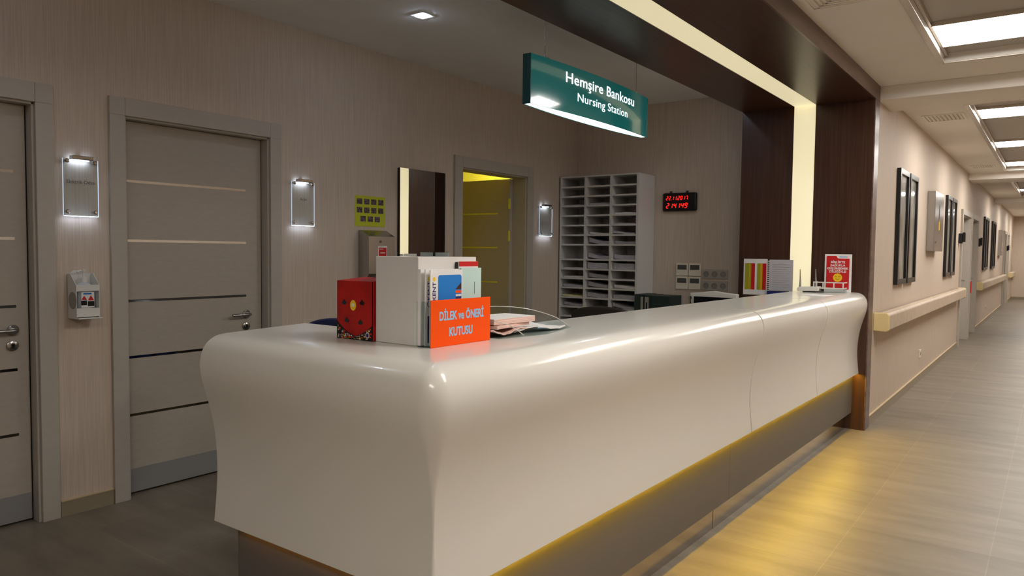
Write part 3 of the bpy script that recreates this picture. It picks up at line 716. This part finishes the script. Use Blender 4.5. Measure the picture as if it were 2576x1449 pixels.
# red cardboard box
def red_box():
    x0, x1, y0, y1, z1 = -1.935, -1.764, 1.645, 1.77, 1.298
    t = thing('cardboard_box', ((x0+x1)/2, (y0+y1)/2, Z), 'small red cardboard box with toy pictures, left of the white suggestion box', 'box')
    m = MB(); w_ = .0015
    m.box(x0, x1, y0, y0+w_, Z, z1); m.box(x0, x1, y1-w_, y1, Z, z1); m.box(x0, x0+w_, y0, y1, Z, z1); m.box(x1-w_, x1, y0, y1, Z, z1); m.box(x0, x1, y0, y1, Z, Z+w_)
    m.build('body', 'red_cardboard', t)
    MB().add([(x0, y0+.002, z1), (x1, y0+.002, z1), (x1, y0+.07, z1+.008), (x0+.05, y0+.08, z1+.012), (x0, y0+.002, z1-.001), (x1, y0+.002, z1-.001), (x1, y0+.07, z1+.007), (x0+.05, y0+.08, z1+.011)],
             [(0, 1, 2, 3), (7, 6, 5, 4), (0, 4, 5, 1), (1, 5, 6, 2), (2, 6, 7, 3), (3, 7, 4, 0)]).build('flap', 'red_cardboard', t)
    yf = y0-.0006
    cxm_ = (x0+x1)/2-.006
    def disc(cx, cz, rx, rz, m_, nm, off=0):
        P = [(cx+rx*math.cos(2*PI*k/20), cz+rz*math.sin(2*PI*k/20)) for k in range(20)]
        return MB().prism(P, 'y', yf-off-.0005, yf-off).build(nm, m_, t)
    disc(cxm_-.0, 1.218, .0145, .0175, 'yellow_print', 'printed_badge'); disc(cxm_, 1.219, .007, .006, 'white_paper', 'badge_centre', .0005)
    for cx, cz, m_ in ((cxm_-.044, 1.228, 'dark_green_binder'), (cxm_+.042, 1.23, 'black_plastic'), (cxm_-.032, 1.170, 'dark_green_binder'), (cxm_+.034, 1.166, 'dark_green_binder')):
        P = [(cx-.011, cz-.003), (cx-.006, cz-.009), (cx+.008, cz-.009), (cx+.012, cz-.001), (cx+.004, cz+.003), (cx+.002, cz+.009), (cx-.004, cz+.004)]
        MB().prism(P, 'y', yf-.0005, yf).build('toy_picture', m_, t)
    # busy printed border curving along the bottom
    cxm = (x0+x1)/2; N = 16; top = [(x0+(x1-x0)*k/N, 1.112+.042*abs(2*k/N-1.05)**1.5+.006) for k in range(N+1)]
    P = top + [(x1, Z+.001), (x0, Z+.001)]
    MB().prism(P, 'y', yf-.0004, yf+.0005).build('border_print', 'black_plastic', t)
    rnd = random.Random(3); cols = ['white_paper', 'orange_card', 'gold_print', 'red_print', 'grey_plastic', 'pink_paper']
    bm_ = {c_: MB() for c_ in cols}
    for k in range(90):
        u = rnd.random(); x = x0+.004+(x1-x0-.008)*u; zt = 1.114+.040*abs(2*u-1.05)**1.5
        z = rnd.uniform(Z+.003, max(zt, Z+.006)); r = rnd.uniform(.0018, .0042)
        bm_[cols[k % 6]].prism([(x+r*math.cos(2*PI*q/6+k)*1.2, z+r*math.sin(2*PI*q/6+k)*.8) for q in range(6)], 'y', yf-.0009, yf-.0004)
    for c_ in cols: bm_[c_].build('border_speckle', c_, t)
    disc(x1-.022, 1.124, .009, .010, 'white_paper', 'printed_badge', .0009); disc(x1-.022, 1.124, .006, .007, 'navy_print', 'badge_centre', .0014)
red_box()

# suggestion box with leaflet pocket
def sugg():
    t = thing('suggestion_box', (-1.63, 1.8, Z), 'white acrylic suggestion box with orange DİLEK ve ÖNERİ KUTUSU front panel', 'suggestion box')
    x0, x1, y0, y1, z1 = -1.760, -1.574, 1.655, 1.936, 1.381
    MB().box(x0, x1, y0, y1, Z, z1).build('body', 'frosted_white_acrylic', t, bevel=.002)
    xo = -1.514
    p = MB(); p.box(x1+.0005, xo, y0-.006, y0-.003, Z, 1.245); p.box(x1+.0005, xo, y1-.002, y1+.001, Z, 1.245); p.box(x1+.0005, xo, y0-.003, y1-.002, Z, Z+.003)
    p.build('pocket', 'clear_acrylic_sheet', t)
    MB().box(xo, xo+.003, 1.645, 1.935, Z, 1.25).build('front_panel', 'orange_card', t, bevel=.0008)
    text_mb('DİLEK ve ÖNERİ', .0375, on_x(xo+.0035, 1.79, 1.187), .0006, bold=.0011, sx=.78).build('lettering', 'light_blue_print', t)
    text_mb('KUTUSU', .0375, on_x(xo+.0035, 1.785, 1.136), .0006, bold=.0011, sx=.80).build('lettering', 'light_blue_print', t)
    for k, yy in enumerate((1.70, 1.80)):
        pass
sugg()
def flat(name, lab, x, th, y0, y1, z1, m_, zb=Z+.0035, cat='leaflet', group=None, tilt=0.0):
    t = thing(name, (x, (y0+y1)/2, zb), lab, cat, group)
    MB().box(x, x+th, y0, y1, zb, z1).build('sheet', m_, t)
    return t
# leaflets in the pocket, from back to front
t = flat('booklet', 'grey and red booklet, hindmost in the suggestion box pocket', -1.571, .010, 1.83, 1.93, 1.366, 'white_paper', cat='booklet')
MB().box(-1.5612, -1.5606, 1.832, 1.93, 1.35, 1.366).build('red_band', 'red_print', t); MB().box(-1.572, -1.5605, 1.826, 1.8295, Z+.004, 1.364).build('spine', 'dark_green_binder', t)
t = flat('leaflet', 'pale mint leaflet at the right of the pocket', -1.556, .008, 1.828, 1.931, 1.345, 'mint_card')
MB().box(-1.5478, -1.5474, 1.895, 1.897, 1.26, 1.30).build('print_line', 'grey_print', t)
t = flat('brochure_pile', 'thick pile of plain white brochures behind the blue ones', -1.569, .012, 1.648, 1.80, 1.343, 'white_paper', cat='brochures')
def kent(x, y0, y1, z1, lab):
    t = flat('brochure', lab, x, .004, y0, y1, z1, 'white_paper', cat='brochure', group='blue and white brochures in the pocket')
    xf = x+.0042
    P = []
    ya, yb, za, zb = y0+.034, y1-.005, 1.21, z1-.016
    r = .008
    for cx, cz, a0 in ((yb-r, zb-r, 0), (ya+r, zb-r, 90), (ya+r, za+r, 180), (yb-r, za+r, 270)):
        for k in range(5): a = math.radians(a0+k*22.5); P.append((cx+r*math.cos(a), cz+r*math.sin(a)))
    b = MB().prism(P, 'x', xf, xf+.0003).build('blue_panel', 'blue_print', t)
    st = [(0, .034, 'dark_gasket'), (-.012, .010, 'orange_card'), (-.022, .007, 'white_paper'), (-.031, .009, 'navy_print'), (-.04, .008, 'white_paper'), (-.052, .012, 'navy_print')]
    zc = z1-.062
    MB().prism([(yb-.030, zc), (yb-.004, zc+.02), (yb-.001, zc+.02), (yb-.001, zc)], 'x', xf+.0003, xf+.0006).build('house_print', 'wenge_wood', t)
    for dz, hh, m_ in st[1:]: MB().box(xf+.0003, xf+.0006, yb-.028, yb-.001, zc+dz, zc+dz+hh*.85).build('house_print', m_, t)
    P2 = [(y0+.016+.006*math.cos(2*PI*k/20), z1-.028+.007*math.sin(2*PI*k/20)) for k in range(20)]
    MB().prism(P2, 'x', xf, xf+.0003).build('sun_logo', 'yellow_print', t)
    text_mb('KENT', .021, lambda u, v, d: (xf+.0002+d, y0+.024-v, z1-.066+u), .0003, bold=.0003, sx=1.1).build('lettering', 'navy_print', t)
    MB().tube([(xf+.0002, y0+.0165+.007*math.cos(2*PI*k/18), z1-.106+.0085*math.sin(2*PI*k/18)) for k in range(18)], .0010, 6, closed=True).build('ring_emblem', 'navy_print', t)
    MB().box(xf, xf+.0003, y0+.010, y1-.004, Z+.012, 1.20).build('navy_panel', 'navy_print', t)
kent(-1.5465, 1.654, 1.806, 1.343, 'blue and white brochure half hidden behind its twin in the pocket')
kent(-1.533, 1.662, 1.812, 1.341, 'foremost blue and white brochure in the pocket, behind the orange panel')
# card holder behind the suggestion box
t = thing('card_holder', (-1.68, 1.97, Z), 'clear double card holder peeping over the suggestion box', 'card holder')
for a, b in ((-1.862, -1.797), (-1.789, -1.724)):
    MB().box(a, b, 1.965, 1.968, Z+.004, 1.398).build('pane', 'clear_acrylic_sheet', t)
    MB().box(a, b, 1.9685, 1.9695, Z+.004, 1.394).build('card', 'white_paper', t)
MB().box(-1.862, -1.724, 1.94, 2.0, Z, Z+.004).build('base', 'clear_acrylic_sheet', t)
MB().box(-1.797, -1.789, 1.965, 1.97, Z+.004, 1.395).build('joint', 'dark_gasket', t)

# clear tray with pads of slips
t = thing('acrylic_tray', (-1.6, 2.2, Z), 'curved clear acrylic tray on the counter beside the orange panel', 'tray')
path = [(-1.80, 1.99, 1.19), (-1.78, 2.12, 1.19), (-1.75, 2.28, 1.186), (-1.71, 2.38, 1.178), (-1.66, 2.44, 1.162), (-1.60, 2.475, 1.14), (-1.56, 2.48, 1.118), (-1.535, 2.47, 1.109)]
fr = cat_rom([(p[0], p[1]) for p in path], 3); fz = cat_rom([(p[2], 0) for p in path], 3)
rim = [(a[0], a[1], b[0]) for a, b in zip(fr, fz)]
MB().tube(rim, .0017, 8).build('rim', 'pale_lit_rim', t, smooth=True)
vs = []; fs = []
for (x, y, z) in rim: vs += [(x, y, z), (x, y, Z+.001), (x+.0015, y-.001, z), (x+.0015, y-.001, Z+.001)]
for i in range(len(rim)-1):
    a, b = i*4, i*4+4; fs += [(a, b, b+1, a+1), (a+2, a+3, b+3, b+2), (a, a+2, b+2, b), (a+1, b+1, b+3, a+3)]
MB().add(vs, fs).build('wall', 'clear_acrylic_sheet', t)
MB().prism([(-1.78, 1.99), (-1.50, 1.97), (-1.46, 2.20), (-1.52, 2.46), (-1.64, 2.46), (-1.76, 2.28)], 'z', Z, Z+.003).build('base', 'clear_acrylic_sheet', t)
MB().tube([(-1.52, 1.97, 1.165), (-1.505, 2.03, 1.15), (-1.49, 2.07, 1.125), (-1.482, 2.09, 1.109)], .0016, 8).build('rim', 'pale_lit_rim', t, smooth=True)
def pad(name, lab, c0, ang, l_, w_, z0, z1, m_, mtop, bend=0):
    ca, sa = math.cos(ang), math.sin(ang)
    def f(v): return Vector((c0[0]+v.x*ca-v.y*sa, c0[1]+v.x*sa+v.y*ca, v.z + bend*(v.y/l_)**2))
    t = thing(name, (c0[0], c0[1], z0), lab, 'paper pad')
    m = MB(); n = 8
    for k in range(n): m.box(-w_/2, w_/2, -l_/2+l_*k/n, -l_/2+l_*(k+1)/n, z0, z1)
    m.map(f).build('pages', m_, t)
    m = MB()
    for k in range(n): m.box(-w_/2, w_/2, -l_/2+l_*k/n, -l_/2+l_*(k+1)/n, z1, z1+.0012)
    m.map(f).build('top_sheet', mtop, t)
    return t
def crumple(label, cx, cy, L, W_, z0, amp, m_, ph):
    n, m = 16, 8; V = []; F = []
    for s_i, off in ((0, 0), (1, .004)):
        for i in range(n+1):
            for j_ in range(m+1):
                u, v = i/n-.5, j_/m-.5
                z = z0+off+amp*(.5+.5*math.sin(7*u+3*v+ph))*(.4+abs(v)) + amp*.25*abs(math.sin(17*u-9*v+ph))
                V.append((cx+v*W_+.03*u, cy+u*L, z))
    K = (n+1)*(m+1)
    for i in range(n):
        for j_ in range(m):
            a = i*(m+1)+j_; F.append((a, a+m+1, a+m+2, a+1)); F.append((K+a, K+a+1, K+a+m+2, K+a+m+1))
    for i in range(n):
        for a, b in ((i*(m+1), (i+1)*(m+1)), (i*(m+1)+m, (i+1)*(m+1)+m)): F.append((a, b, K+b, K+a))
    for j_ in range(m):
        for a, b in ((j_, j_+1), (n*(m+1)+j_, n*(m+1)+j_+1)): F.append((a, b, K+b, K+a))
    mb = MB(); mb.add(V, F); tag(mb.build('loose_papers', m_, smooth=True), label, 'papers')
crumple('crumpled white papers spilling to the far side of the clear tray', -1.60, 2.25, .29, .16, Z+.004, .016, 'white_paper', 1.0)
crumple('crumpled pinkish slips under the pads in the clear tray', -1.575, 2.05, .17, .12, Z+.0045, .020, 'pink_paper', 4.0)
pad('receipt_pad', 'lower pink receipt pad in the clear tray', (-1.585, 2.09), .1, .22, .11, Z+.030, Z+.040, 'pink_paper', 'pink_paper', -.004)
pad('receipt_pad', 'upper white topped pink receipt pad in the clear tray', (-1.60, 2.105), -.03, .235, .14, Z+.043, Z+.062, 'pink_paper', 'white_paper')

# ================================================================== CHAIRS BEHIND THE COUNTER
def chair(x, y, top, w_, m_, lab, face):
    t = thing('office_chair', (x, y, 0), lab, 'chair')
    s = face   # +1: back towards -Y
    z0 = top-.46
    P = []
    n = 14
    for k in range(n+1):
        u = -1+2*k/n; P.append((x+u*w_/2, top - .05*abs(u)**2.6))
    P += [(x+w_/2*.9, z0), (x-w_/2*.9, z0)]
    MB().prism(P, 'y', y-.03, y+.03).build('backrest', m_, t, bevel=.02, seg=3)
    MB().box(x-.03, x+.03, y-.012-s*.04, y+.012-s*.04, .42, z0+.2).build('back_support', 'black_plastic', t)
    MB().box(x-.25, x+.25, y-s*.04, y+s*.46, .44, .52).build('seat', m_, t, bevel=.03, seg=3)
    MB().lathe([(.03, .1), (.03, .44)], (x, y+s*.2, 0), 'z', 16).build('gas_column', 'black_plastic', t)
    for k in range(5):
        a = 2*PI*k/5+.3; c_ = (x+.28*math.cos(a), y+s*.2+.28*math.sin(a))
        MB().tube([(x, y+s*.2, .11), (c_[0], c_[1], .075)], [.03, .018], 8).build('leg', 'black_plastic', t)
        MB().lathe([(.028, -.012), (.028, .012)], (c_[0], c_[1], .029), 'x', 14).build('caster', 'black_plastic', t)
    for q in (-1, 1):
        MB().tube([(x+q*.24, y+s*.1, .48), (x+q*.28, y+s*.1, .6), (x+q*.28, y+s*.14, .70), (x+q*.28, y+s*.38, .70)], .015, 8).build('armrest', 'black_plastic', t)
chair(-2.80, 5.0, .985, .56, 'dark_brown_fabric', 'dark brown office chair, only its rounded backrest shows above the counter', 1)
chair(-3.14, 2.72, 1.022, .62, 'navy_blue_plastic', 'navy blue office chair, a sliver of its back shows beside the red box', -1)

# ================================================================== HANGING SIGN
def hang_sign():
    y0, y1, z0, z1, xc = 3.330, 4.745, 2.207, 2.478, -2.362
    t = thing('hanging_sign', (xc, 4.04, z0), 'teal illuminated hanging sign reading Hemşire Bankosu, Nursing Station', 'sign')
    ym = (y0+y1)/2; hl = (y1-y0)/2
    def half(y): return .024 + .038*(1-((y-ym)/hl)**2)
    n = 24; ys = [y0+(y1-y0)*k/n for k in range(n+1)]
    def shell(off0, off1, za, zb, sgn):
        P = [(xc+sgn*(half(y)+off0), y) for y in ys] + [(xc+sgn*(half(y)+off1), y) for y in reversed(ys)]
        return MB().prism(P, 'z', za, zb)
    shell(0, -.006, z0, z1, 1).build('front_face', 'sign_green', t, smooth=True)
    shell(0, -.006, z0, z1, -1).build('rear_face', 'sign_green', t, smooth=True)
    e = MB(); e.box(xc-.026, xc+.026, y0-.006, y0+.001, z0, z1); e.box(xc-.026, xc+.026, y1-.001, y1+.006, z0, z1); e.build('end_cap', 'sign_end_green', t, bevel=.002)
    P = [(xc+half(y)-.007, y) for y in ys] + [(xc-half(y)+.007, y) for y in reversed(ys)]
    MB().prism(P, 'z', z0+.002, z0+.006).build('diffuser', 'sign_diffuser', t)
    MB().prism(P, 'z', z1-.008, z1-.002).build('top_cover', 'sign_end_green', t)
    fx = lambda yc, zc: (lambda u, v, d: (xc+half(yc+u)+.0012+d, yc+u, zc+v))
    ident = lambda u, v, d: (u, v, d)
    full = text_mb('Hemsire Bankosu', .086, ident, align='LEFT', spacing=1.04); part_ = text_mb('Hems', .086, ident, align='LEFT', spacing=1.04); pre = text_mb('Hem', .086, ident, align='LEFT', spacing=1.04)
    W0 = max(v[0] for v in full.v); us = (max(v[0] for v in part_.v)+max(v[0] for v in pre.v))/2+.003
    SX = .865/W0
    L1 = text_mb('Hemsire Bankosu', .086, lambda u, v, d: (u, v, d), .001, align='LEFT', bold=.0006, spacing=1.04)
    L1.prism([(us-.004, .000), (us+.004, .000), (us+.003, -.006), (us+.011, -.009), (us+.011, -.017), (us+.004, -.023), (us-.008, -.022), (us-.008, -.017), (us+.002, -.017), (us+.003, -.012), (us-.004, -.009)], 'z', -.0005, .0005)
    f1 = fx(4.07, 2.378); L1.v = [tuple(f1((v[0]-W0/2)*SX, v[1], v[2])) for v in L1.v]
    L1.build('lettering', 'sign_lettering', t)
    full = text_mb('Nursing Station', .070, ident, align='LEFT', spacing=1.04); W0 = max(v[0] for v in full.v)
    f2 = fx(4.08, 2.288); full.v = [tuple(f2((v[0]-W0/2)*.64/W0, v[1], v[2])) for v in full.v]
    full.build('lettering', 'sign_lettering', t)
    for yy in (3.50, 4.62):
        w1 = MB().tube([(xc, yy, z1+.03), (xc, yy, 2.862)], .0012, 6).build('wire', 'stainless_steel', t)
        MB().lathe([(.004, 0), (.004, .03)], (xc, yy, z1), 'z', 8).build('wire_anchor', 'polished_metal', t)
        MB().tube([(xc, yy+.01, z1), (xc, yy+.02, z1+.018), (xc, yy+.05, z1+.018), (xc, yy+.06, z1)], .002, 6).build('hook', 'polished_metal', t)
hang_sign()

# downlight in the station ceiling
t = thing('downlight', (-3.235, 3.43, 2.862), 'small square downlight in the dim station ceiling, the one in view', 'ceiling light', 'station downlights')
MB().box(-3.29, -3.18, 3.375, 3.485, 2.858, 2.861).build('bezel', 'station_ceiling_paint', t)
MB().box(-3.262, -3.21, 3.405, 3.455, 2.853, 2.8578).build('lens', 'downlight_lens', t)
copy_tree(t, (-3.235, .9, 2.862), 'added square fill downlight above the left doors, out of view')  # unseen downlights, added to brighten the station
copy_tree(t, (-2.45, 5.6, 2.862), 'added square fill downlight hidden above the portal header, near the back wall')
copy_tree(t, (-2.45, 2.4, 2.862), 'added square fill downlight hidden above the portal header, over the near counter end')
copy_tree(t, (-3.235, -1.4, 2.862), 'added square fill downlight behind the viewer, out of view')

# ================================================================== CORRIDOR OBJECTS
proto = None
LPY = [(-1.15, 'behind the viewer'), (2.05, 'beside the portal'), (5.14, ''), (8.28, ''), (10.70, ''), (13.05, ''), (18.3, ''), (21.9, ''), (25.5, ''), (27.8, '')]  # panels by the viewer are unseen; the farthest is added to brighten the end
LPL = ['white ceiling light panel out of view behind the camera', 'unseen white ceiling light panel above the viewer', 'largest white ceiling light panel, at the top right corner', 'second white ceiling light panel down the corridor, after the beam', 'third white ceiling light panel down the corridor', 'fourth white ceiling light panel down the corridor', 'small far ceiling light panel beyond the second beam', 'tiny far ceiling light panel by the right photo edge', 'ceiling light panel near the end wall', 'farthest ceiling light panel, added to brighten the end wall']
def light_panel(y, lab):
    t = thing('ceiling_light', (0, y+.28, 2.81), lab, 'ceiling light', 'light panels in the corridor ceiling')
    f = MB(); x0, x1, y0, y1 = -.668, .632, y, y+.56
    f.box(x0, x1, y0, y0+.012, 2.784, 2.81); f.box(x0, x1, y1-.012, y1, 2.784, 2.81); f.box(x0, x0+.008, y0, y1, 2.784, 2.81); f.box(x1-.008, x1, y0, y1, 2.784, 2.81)
    f.build('frame', 'recess_rim_gloss', t)
    MB().box(x0+.008, x1-.008, y0+.012, y1-.012, 2.786, 2.8).build('diffuser', 'panel_diffuser', t)
    return t
p0 = light_panel(LPY[0][0], LPL[0])
for (y, _), lab in list(zip(LPY, LPL))[1:]: copy_tree(p0, (0, y+.28, 2.81), lab)
# air vents
def vent(x0, x1, y0, y1, lab, square=False):
    t = thing('ceiling_vent', ((x0+x1)/2, (y0+y1)/2, 2.75), lab, 'vent')
    f = MB(); z = 2.742; w_ = .022
    f.box(x0, x1, y0, y0+w_, z, 2.7495); f.box(x0, x1, y1-w_, y1, z, 2.7495); f.box(x0, x0+w_, y0+w_, y1-w_, z, 2.7495); f.box(x1-w_, x1, y0+w_, y1-w_, z, 2.7495)
    f.build('frame', 'ceiling_paint', t, bevel=.002)
    if square:
        for k in range(1, 6):
            q = w_+.026*k; m = MB(); zz = 2.744+.0004*k
            if x1-x0-2*q < .03: break
            for (a, b, c_, d_) in ((x0+q, x1-q, y0+q, y0+q+.012), (x0+q, x1-q, y1-q-.012, y1-q), (x0+q, x0+q+.012, y0+q, y1-q), (x1-q-.012, x1-q, y0+q, y1-q)):
                m.box(a, b, c_, d_, zz-.006, zz+.004)
            m.build('louvre_ring', 'ceiling_paint', t)
        MB().box(x0+w_, x1-w_, y0+w_, y1-w_, 2.7485, 2.7495).build('backing', 'cream_plate', t)
    else:
        n = 9
        for k in range(n):
            x = x0+w_+(x1-x0-2*w_)*(k+.5)/n
            MB().prism([(x-.010, 2.742), (x-.006, 2.742), (x+.008, 2.7494), (x+.004, 2.7494)], 'y', y0+w_, y1-w_).build('slat', 'ceiling_paint', t)
        MB().box(x0+w_, x1-w_, y0+w_, y1-w_, 2.7494, 2.7498).build('backing', 'baseboard_vinyl', t)
vent(-1.145, -.775, 3.95, 4.32, 'square ribbed ceiling vent at the top, beside the dark portal', True)
vent(-1.105, -.755, 8.12, 8.52, 'rectangular slatted ceiling vent beyond the first beam')
vent(-1.10, -.79, 12.9, 13.3, 'farther slatted ceiling vent in the corridor')
# smoke detector and sprinklers
for (x, y, lab) in ((-.30, 10.05, 'round smoke detector in the corridor ceiling between light panels'),):
    t = thing('smoke_detector', (x, y, 2.81), lab, 'detector')
    MB().lathe([(.05, 0), (.05, -.015), (.035, -.035), (.015, -.04)], (x, y, 2.8095), 'z', 20).build('body', 'white_plastic', t, smooth=True)

# picture frames
def frame_pic(y0, y1, lab):
    z0, z1 = 1.135, 2.205; t = thing('picture_frame', (XW, (y0+y1)/2, z0), lab, 'picture', 'tall narrow pictures on the corridor wall')
    w_ = .05; d = .035; f = MB()
    f.box(XW, XW+d, y0, y0+w_, z0, z1); f.box(XW, XW+d, y1-w_, y1, z0, z1); f.box(XW, XW+d, y0+w_, y1-w_, z0, z0+w_); f.box(XW, XW+d, y0+w_, y1-w_, z1-w_, z1)
    f.build('frame', 'black_frame', t, bevel=.002)
    MB().box(XW+.004, XW+.014, y0+w_, y1-w_, z0+w_, z1-w_).build('picture', 'abstract_print', t)
    MB().box(XW+.018, XW+.02, y0+w_, y1-w_, z0+w_, z1-w_).build('glass', 'picture_glass', t)
    return t
f0 = frame_pic(7.56, 8.07, 'nearest tall black framed picture on the corridor wall, left of its pair')
for y, lab in ((8.13, 'second tall black framed picture, right of the nearest pair'), (11.22, 'left black framed picture of the pair beyond the steel cabinet'), (11.79, 'right black framed picture of the pair beyond the steel cabinet'), (17.5, 'left black framed picture of the first pair past the grey doors'), (18.08, 'right black framed picture of the first pair past the grey doors'), (19.75, 'left black framed picture of the farthest pair'), (20.33, 'right black framed picture of the farthest pair')):
    copy_tree(f0, (XW, y+.255, 1.135), lab)
# steel cabinets
def cabinet(y0, y1, z0, z1, lab):
    t = thing('wall_cabinet', (XW, (y0+y1)/2, z0), lab, 'cabinet')
    MB().box(XW, XW+.08, y0, y1, z0, z1).build('body', 'stainless_steel', t, bevel=.004)
    ym = y0+(y1-y0)*.5; zm = z0+(z1-z0)*.36
    MB().prism([(ym-.05, zm), (ym+.05, zm), (ym+.05, zm+.10), (ym+.02, zm+.14), (ym+.012, zm+.27), (ym-.012, zm+.27), (ym-.02, zm+.14), (ym-.05, zm+.10)], 'x', XW+.08, XW+.0812).build('symbol', 'gold_print', t)
    MB().prism([(ym-.03, zm+.10), (ym+.03, zm+.10), (ym+.02, zm+.27), (ym, zm+.30), (ym-.02, zm+.27)], 'x', XW+.0812, XW+.082).build('symbol', 'black_frame', t)
    MB().lathe([(.012, 0), (.012, .008)], (XW+.08, y0+.14, z0+.1), 'x', 12).build('lock', 'polished_metal', t)
cabinet(9.58, 10.36, 1.46, 2.14, 'flat steel wall cabinet with yellow key symbol between picture pairs')
cabinet(22.2, 23.0, 1.44, 2.08, 'far steel wall cabinet near the end of the corridor')
# handrails
def handrail(y0, y1, lab):
    t = thing('handrail', (XW, (y0+y1)/2, .775), lab, 'handrail', 'beige handrails on the corridor wall')
    P = [(XW+.025, .782), (XW+.095, .775), (XW+.115, .79), (XW+.115, .905), (XW+.10, .925), (XW+.03, .925)]
    MB().prism(P, 'y', y0+.035, y1-.035).build('rail', 'handrail_vinyl', t, bevel=.006, seg=3)
    for a, b in ((y0, y0+.04), (y1-.04, y1)):
        MB().prism([(XW, .778), (XW+.10, .773), (XW+.119, .788), (XW+.119, .908), (XW+.103, .929), (XW, .929)], 'y', a, b).build('end_cap', 'cream_cap', t, bevel=.008, seg=3)
    k = y0+.6
    while k < y1-.3:
        MB().box(XW, XW+.03, k, k+.06, .80, .90).build('bracket', 'grey_plastic', t); k += 1.6
handrail(6.70, 13.10, 'nearest beige handrail with cream end cap, along the corridor wall')
handrail(16.25, 24.4, 'second beige handrail beyond the grey doors')
handrail(27.3, 29.8, 'last beige handrail before the end wall')
# door closers / black access readers, red tag, sockets
for y, z, lab in ((13.05, 1.60, 'black box beside the first corridor door frame'), (16.28, 1.59, 'black box beside the second corridor door frame'), (25.9, 1.58, 'small far black box between the last two doors')):
    t = thing('card_reader', (XW, y, z), lab, 'card reader', 'black boxes on the corridor wall')
    MB().box(XW, XW+.05, y-.07, y+.07, z, z+.15).build('housing', 'black_plastic', t, bevel=.006)
    MB().box(XW+.05, XW+.085, y-.05, y+.05, z+.02, z+.165).build('cover', 'black_frame', t, bevel=.004)
o = MB().box(XW+.03, XW+.045, 14.84, 14.90, .78, .98).build('hanging_tag', 'red_print', bevel=.003); tag(o, 'red tag on the frame of the second corridor door', 'tag')
for y, lab in ((9.4, 'small socket low on the wall under the nearest handrail'), (18.8, 'small socket low on the wall under the second handrail')):
    t = thing('wall_socket', (XW, y, .26), lab, 'socket', 'sockets low on the corridor wall')
    MB().box(XW, XW+.01, y-.045, y+.045, .26, .35).build('plate', 'cream_plate', t, bevel=.003)
    MB().lathe([(.022, 0), (.02, .003), (.018, .003), (.016, -.002)], (XW+.01, y, .305), 'x', 16).build('socket', 'grey_plastic', t)
